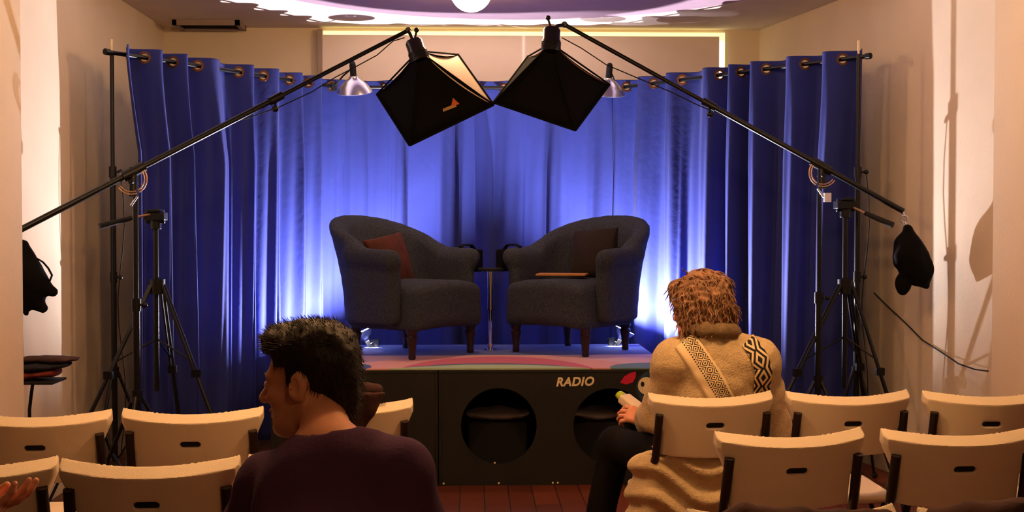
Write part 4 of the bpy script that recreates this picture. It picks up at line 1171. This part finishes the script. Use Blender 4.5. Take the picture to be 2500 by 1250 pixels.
# bring shoulder line to the measured place
JM['neck'] = P(800, 1090, 2.70); JM['chest'] = P(812, 1240, 2.68); JM['waist'] = (JM['chest'] + JM['pelvis']) / 2 - V(0, .02, 0)
JM['shL'] = P(655, 1190, 2.74); JM['shR'] = P(978, 1160, 2.64)
lo, hi = bounds(JM)
t = thing('person', 'man with short dark hair in an aubergine T-shirt, seen from behind, face turned left', 'person', (pelM[0], pelM[1], 0))
bf = body_field(JM)
solid('body', bf, lo, hi, .0045, M['skin_man'], t)
tee = cloth_torso(JM, .013, sleeves=.75, seed=3, wr=.005)
neckhole = rc(JM['neck'] + V(0, 0, .03), JM['head'], .062, .07)
tee = sub(.01, tee, neckhole)
solid('t_shirt', tee, lo, hi, .007, M['tee'], t)
pants = su(.03, el(JM['pelvis'] - V(0, 0, .0), (.175, .135, .11), JM['Rt']), *[chain([JM['hip' + s], JM['kn' + s], JM['an' + s] + V(0, 0, .04)], [.098, .070, .058], .03) for s in 'LR'])
solid('trousers', lambda p: pants(p) + .004 * noise(p, 25, 7, 2), lo, hi, .010, M['navy_cloth'], t)
for s in 'LR':
    sh = su(.02, rc(JM['an' + s] - V(0, 0, .02), JM['toe' + s], .044, .035)); a_, b_ = np.minimum(JM['an' + s], JM['toe' + s]) - .08, np.maximum(JM['an' + s], JM['toe' + s]) + .08
    solid('shoe', sh, a_, b_, .009, M['shoe'], t)
add_eyes(JM, t)
def man_hair():
    def f(p):
        x, y, z = p[:, 0], p[:, 1], p[:, 2]
        cap = el((-.020, 0, .044), (.103, .083, .092))(p)
        top = el((-.002, 0, .084), (.092, .070, .042))(p)          # volume on top
        quiff = el((.060, .0, .098), (.040, .052, .030))(p)
        d = smin(smin(cap, top, .03), quiff, .03)
        nape = rc((-.075, 0, -.01), (-.070, 0, -.062), .050, .040)(p)
        d = smin(d, nape, .02)
        side = su(.01, el((.014, .078, -.012), (.013, .010, .032)), el((.014, -.078, -.012), (.013, .010, .032)))(p)   # sideburns
        d = smin(d, side, .01)
        # cut away the face: everything in front of a slanted hairline
        cut = np.maximum(.072 - x - .35 * (z - .07) * 0 - np.clip((z - .062) / .02, 0, 1) * .06, -1)
        face = np.minimum((.055 + np.clip((z - .06) / .03, 0, 1) * .08) - x, 1)      # >0 keep
        face2 = np.where(z < .04, .020 - x, face)                                     # below temples keep only behind the ear line
        d = smax(d, -face2 * 1.0 - .0, .012)
        # ears stay free
        d = smax(d, -el((-.014, .088, -.010), (.026, .026, .036))(p), .008); d = smax(d, -el((-.014, -.088, -.010), (.026, .026, .036))(p), .008)
        return d + .0045 * noise(p, 95, 5, 3, (1, 1, .6))
    return f
mh = man_hair()
mb = nets(mh, (-.16, -.13, -.13), (.15, .13, .18), .0042)
vv = np.array(mb.v); rg = np.random.RandomState(2)
sel = vv[rg.choice(len(vv), 2600)]
nn = []; dd = []; rr = []
e_ = 1e-3
G_ = np.stack([(mh(sel + np.eye(3)[k] * e_) - mh(sel - np.eye(3)[k] * e_)) for k in range(3)], -1); G_ /= np.linalg.norm(G_, axis=1)[:, None] + 1e-9
for p_, n_ in zip(sel, G_):
    comb = V(.5, 0, .25) if p_[2] > .07 else V(-.25, 0, -.7)
    dd.append(unit(comb + n_ * .55)); rr.append(p_ - n_ * .002)
strands(mb, None, rr, dd, .013, .0009, 3, .0005, 4, gravity=.02, cen=V(0, 0, 0))
mb.v = [tuple(JM['head'] + JM['Rh'] @ V(*p)) for p in mb.v]
obj('hair', mb, M['hair_dark'], t, smooth=180)
mb = MB()
for s in (1, -1):
    pts = [JM['head'] + JM['Rh'] @ V(*q) for q in ((.092, s * .014, .020), (.092, s * .030, .026), (.080, s * .047, .020))]
    mb.tube(pts, [.003, .004, .002], 8, flat=.6)
obj('eyebrow', mb, M['hair_dark'], t)

# ---------------------------- the woman in the beige cardigan
chW = chairs[3]
pelW = V(chW.location[0] - .0, chW.location[1] - .01, SEATH + .115)
hcW = P(1706, 752, 4.70)
RhW = rotz(math.radians(90 + 42)) @ roty(math.radians(8))
JW = pose(pelW, math.radians(100), lean=.03, height=.98, sh_w=.165, head=hcW, head_R=RhW,
    arms={'L': (P(1615, 1010, 4.78), P(1585, 1030, 4.98), (-.85, .25, .35), (.3, -.75, .6), .75), 'R': (P(1880, 1040, 4.72), P(1800, 1060, 4.95), (-.3, 1, -.2), (0, 0, 1), .5)},
    knee={'L': P(1505, 1085, 5.00), 'R': P(1600, 1075, 5.10)}, foot={'L': V(P(1440, 1300, 5.05)[0], 5.02, .09), 'R': V(P(1600, 1300, 5.2)[0], 5.25, .09)})
JW['neck'] = P(1742, 832, 4.64); JW['chest'] = P(1755, 945, 4.66)
JW['shL'] = P(1652, 885, 4.66); JW['shR'] = P(1845, 888, 4.64)
JW['waist'] = (JW['chest'] + JW['pelvis']) / 2
lo, hi = bounds(JW)
t = thing('person', 'woman with wavy auburn hair in a beige patterned cardigan, seated with her back turned', 'person', (pelW[0], pelW[1], 0))
solid('body', body_field(JW, True), lo, hi, .0048, M['skin_woman'], t)
card = cloth_torso(JW, .034, True, sleeves=1.9, seed=8, wr=.007)
# tail of the cardigan hanging behind the seat, below the chair's backrest
yb = chW.location[1] - .215
tail = su(.05, bx((pelW[0] + .0, yb + .045, .50), (.215, .050, .12), .045), bx((pelW[0] - .03, yb + .06, .38), (.19, .045, .09), .04), rc((pelW[0] - .20, yb + .10, .56), (pelW[0] - .225, yb + .13, .36), .055, .05))
cardf = su(.05, card, tail)
def card2(p):
    z = p[:, 2]; amp = np.where(z < .62, .013, .0)
    sway = np.sin(p[:, 2] * 62 + 14 * p[:, 0] + 2.5 * np.sin(p[:, 0] * 17)) * amp
    return cardf(p) + sway
hole = rc(JW['neck'] + V(0, 0, .03), JW['head'], .056, .06)
cf = sub(.01, card2, hole)
cmb = nets(cf, lo - V(0, .12, .1), hi, .0075)
cardo = obj('cardigan', cmb, M['knit'], t, smooth=180)
bvh = BVHTree.FromPolygons([Vector(v) for v in cmb.v], cmb.f)
def band(name, path, width, m, lift=.004, n=70, mw=8, direction=(0, 1, 0)):
    # lay a knitted strip on the cardigan's back along a path of (x, z) points
    path = [V(*p) for p in path]; seg = [np.linalg.norm(path[i + 1] - path[i]) for i in range(len(path) - 1)]; tot = sum(seg)
    rows = []; uvs = []
    for i in range(n + 1):
        s = tot * i / n; k = 0; ss = s
        while k < len(seg) - 1 and ss > seg[k]: ss -= seg[k]; k += 1
        p = path[k] + (path[k + 1] - path[k]) * min(1, ss / seg[k]); d = unit(path[k + 1] - path[k]); nrm = V(-d[1], d[0])
        row = []
        for j in range(mw + 1):
            q = p + nrm * width * (j / mw - .5)
            h = bvh.ray_cast(Vector((q[0], 3.5, q[1])), Vector(direction))
            hit = h[0]
            if hit is None: row.append(None); continue
            row.append(np.array(hit) + np.array(h[1]) * lift)
        if any(r is None for r in row): continue
        rows.append(row); uvs += [(s, j / mw) for j in range(mw + 1)]
    if len(rows) < 2: return
    mb = MB(); mb.grid(np.array(rows)); mb.uv = [(u / .45 * 1.0, v) for u, v in uvs]
    o = obj(name, mb, m, cardo, smooth=180); so = o.modifiers.new('thick', 'SOLIDIFY'); so.thickness = .003; so.offset = -1
def xz(px, py, Y=4.55): q = P(px, py, Y); return (q[0], q[2])
band('patterned_band', [xz(1678, 836), xz(1700, 870), xz(1728, 915), xz(1760, 975), xz(1790, 1040)], .088, M['band'])
band('patterned_band', [xz(1822, 822), xz(1846, 860), xz(1862, 900), xz(1862, 940), xz(1858, 1000)], .062, M['band_big'])
# hanging patterned edge at the left of the seat
band('patterned_band', [xz(1556, 1105, 4.52), xz(1548, 1150, 4.52), xz(1536, 1205, 4.52), xz(1526, 1250, 4.52)], .045, M['band_big'])
# scarf collar
nk = JW['neck']
sc_f = su(.02, *[rc(nk + V(.072 * math.cos(a), .070 * math.sin(a), .035 + .012 * math.cos(a * 1 + 2)), nk + V(.072 * math.cos(a + .7), .070 * math.sin(a + .7), .035 + .012 * math.cos(a + 2.7)), .026, .026) for a in np.arange(0, 6.3, .7)])
solid('scarf', lambda p: sc_f(p) + .004 * noise(p, 60, 4, 2), nk - .15, nk + V(.15, .15, .17), .006, M['scarf'], t)
legf = su(.03, el(JW['pelvis'], (.170, .130, .10), JW['Rt']), *[chain([JW['hip' + s], JW['kn' + s], JW['an' + s] + V(0, 0, .02)], [.092, .066, .052], .03) for s in 'LR'])
solid('trousers', lambda p: legf(p) + .003 * noise(p, 25, 7, 2), lo, hi, .010, M['black_cloth'], t)
for s in 'LR':
    a_, b_ = np.minimum(JW['an' + s], JW['toe' + s]) - .08, np.maximum(JW['an' + s], JW['toe' + s]) + .08
    solid('shoe', rc(JW['an' + s] - V(0, 0, .02), JW['toe' + s], .042, .032), a_, b_, .009, M['shoe'], t)
add_eyes(JW, t)
def woman_hair(p):
    x, y, z = p[:, 0], p[:, 1], p[:, 2]
    cap = el((-.022, 0, .042), (.116, .096, .100))(p)
    back = el((-.055, 0, -.035), (.078, .092, .088))(p)
    sd = su(.03, rc((.010, .082, .03), (-.005, .086, -.075), .028, .022), rc((.010, -.082, .03), (-.005, -.086, -.075), .028, .022))(p)
    d = smin(smin(cap, back, .04), sd, .03)
    fringe = el((.060, 0, .085), (.045, .068, .035))(p); d = smin(d, fringe, .02)
    face = np.where(z < .05, .030 - x, .10 - x)
    d = smax(d, -face, .02)
    return d + .009 * noise(p, 60, 9, 2) + .003 * np.sin(z * 210 + 5 * np.sin(y * 40) + x * 60)
mb = nets(woman_hair, (-.18, -.15, -.16), (.15, .15, .20), .005)
vv = np.array(mb.v); rg = np.random.RandomState(6); sel = vv[rg.choice(len(vv), 1500)]
G_ = np.stack([(woman_hair(sel + np.eye(3)[k] * e_) - woman_hair(sel - np.eye(3)[k] * e_)) for k in range(3)], -1); G_ /= np.linalg.norm(G_, axis=1)[:, None] + 1e-9
rr = [p_ - n_ * .002 for p_, n_ in zip(sel, G_)]; dd = []
for p_, n_ in zip(sel, G_):
    down = V(-.2, .25 * np.sign(p_[1]), -1) if p_[2] < .11 else V(-.9, .3 * np.sign(p_[1]), -.2)
    dt = down - n_ * np.dot(down, n_); dd.append(unit(unit(dt) + n_ * .03))
strands(mb, None, rr, dd, .042, .0036, 8, .0042, 5, gravity=.12, cen=V(0, 0, 0))
mb.v = [tuple(JW['head'] + JW['Rh'] @ V(*p)) for p in mb.v]
obj('hair', mb, M['hair_red'], t, smooth=180)
# nail polish on the forward thumb
th = JW['wrL'] + JW['handL'] @ V(.052, .094, -.052)
mb = MB(); mb.ball(th + JW['handL'] @ V(.002, .004, .004), (.006, .008, .005), 10, 8, JW['handL']); obj('fingernail', mb, M['nail'], t)

# snack bottle in her hand
ba, bb = P(1572, 1012, 5.06), P(1516, 966, 5.14)
t = thing('snack_pack', 'clear and white snack pack with a lime green cap held in the woman\'s left hand', 'snack pack', tuple(ba))
d = unit(bb - ba); L = np.linalg.norm(bb - ba)
x_, y_ = frame(d)
Rb = np.stack([x_, y_, d], -1)
f = bx((ba + bb) / 2, (.034, .020, L * .42), .010, Rb)
solid('pack_body', lambda p: f(p) + .002 * noise(p, 50, 2, 2), (ba + bb) / 2 - .12, (ba + bb) / 2 + .12, .005, M['pack'], t)
mb = MB(); mb.tube([bb - d * .012, bb + d * .012], [.026, .022], 16, flat=.7, up=tuple(y_)); obj('cap', mb, M['green'], t)
mb = MB(); mb.box((ba + bb) / 2 - d * .02 - V(0, .024, 0), (.026, .004, .012), Rb); obj('label', mb, M['pack_pink'], t, bevel=.002)

# ---------------------------- person at the lower left, only a raised hand in view
ch14 = chairs[14]
pelP = V(ch14.location[0], ch14.location[1] - .03, SEATH + .115)
wrp = P(-105, 1262, 2.62)
JP = pose(pelP, math.radians(85), lean=.02, height=.95, sh_w=.17, arms={
    'R': (P(-240, 1330, 2.62), wrp, (1, .15, .22), (.0, -.25, -1), .30), 'L': (pelP + V(-.27, .12, .18), pelP + V(-.12, .36, .10))})
JP['Rh'] = rotz(math.radians(80))
lo, hi = bounds(JP)
t = thing('person', 'person at the lower left corner with only a raised open hand in view', 'person', (pelP[0], pelP[1], 0))
solid('body', body_field(JP, True), lo, hi, .0048, M['skin_woman'], t)
solid('sweater', sub(.01, cloth_torso(JP, .024, True, sleeves=1.7, seed=12), rc(JP['neck'] + V(0, 0, .03), JP['head'], .058, .06)), lo, hi, .010, M['navy_cloth'], t)
pf = su(.03, el(JP['pelvis'], (.170, .130, .10), JP['Rt']), *[chain([JP['hip' + s], JP['kn' + s], JP['an' + s] + V(0, 0, .02)], [.092, .066, .052], .03) for s in 'LR'])
solid('trousers', pf, lo, hi, .012, M['black_cloth'], t)
for s in 'LR':
    a_, b_ = np.minimum(JP['an' + s], JP['toe' + s]) - .08, np.maximum(JP['an' + s], JP['toe' + s]) + .08
    solid('shoe', rc(JP['an' + s] - V(0, 0, .02), JP['toe' + s], .042, .032), a_, b_, .010, M['shoe'], t)
hf_ = lambda p: np.minimum(el((-.022, 0, .042), (.112, .090, .098))(p), 9)
hairp = lambda p: smax(hf_(p), -(.045 - p[:, 0] + np.clip((p[:, 2] - .05) / .03, 0, 1) * .08), .02) + .004 * noise(p, 80, 3, 2)
mb = nets(hairp, (-.18, -.15, -.10), (.15, .15, .20), .008); mb.v = [tuple(JP['head'] + JP['Rh'] @ V(*p)) for p in mb.v]
obj('hair', mb, M['hair_dark'], t, smooth=180)
add_eyes(JP, t)

# ================================================================= CLOTHES ON CHAIRS
# brown jacket over the chair beyond the man
c3 = chairs[2]
def cl(o, v): return np.array(o.location) + rotz(o.rotation_euler[2]) @ V(*v)
R3 = rotz(c3.rotation_euler[2]); O3 = np.array(c3.location)
def jk(p):
    q = (p - O3) @ R3; x, y, z = q[:, 0], q[:, 1], q[:, 2]
    yb_ = -.205 - (z - .62) * .222 + 1.05 * x * x            # the backrest's middle surface
    top = rc((-.23, -.20, .885), (.10, -.235, .880), .036, .026)(q)
    back = np.maximum(np.abs(y - (yb_ - .050)) - .010, np.maximum(z - .885, .60 - z))
    back = np.maximum(back, np.abs(x + .03) - .18); back = np.maximum(back, ((x - .125) - (z - .86) * .62) * .85)
    front = np.maximum(np.abs(y - (yb_ + .042)) - .012, np.maximum(z - .885, .62 - z)); front = np.maximum(front, np.abs(x + .05) - .16)
    return smin(smin(top, back, .03), front, .03) + .006 * noise(p, 30, 3, 3)
mb = nets(jk, cl(c3, (0, -.2, .75)) - .34, cl(c3, (0, -.2, .75)) + .34, .007)
o = obj('jacket', mb, M['brown_cloth'], smooth=180); tag(o, 'dark brown jacket draped over the front row chair beyond the man', 'jacket')
# dark coat along the bottom right
def coat(ch, pts, r, seed, m, label, name='coat'):
    q = [cl(ch, p) for p in pts]
    g = su(.03, *[rc(q[i], q[i + 1], r[i], r[i + 1]) for i in range(len(q) - 1)])
    lo_ = np.min(q, 0) - .12; hi_ = np.max(q, 0) + .12
    mb = nets(lambda p: g(p) + .009 * noise(p, 34, seed, 3), lo_, hi_, .009); o = obj(name, mb, m, smooth=180); tag(o, label, 'coat', 'dark coats over the third row chairs'); return o
coat(chairs[12], [(-.20, -.2, .80), (-.1, -.21, .815), (0, -.25, .815), (.2, -.21, .805)], [.03, .034, .036, .03], 3, M['brown_cloth'], 'dark purplish coat laid over a chair back along the bottom edge')
coat(chairs[13], [(-.22, -.19, .81), (-.05, -.24, .83), (.1, -.235, .84), (.22, -.20, .83)], [.028, .040, .036, .03], 7, M['brown_cloth'], 'dark furry coat heaped over a chair back in the bottom right corner')
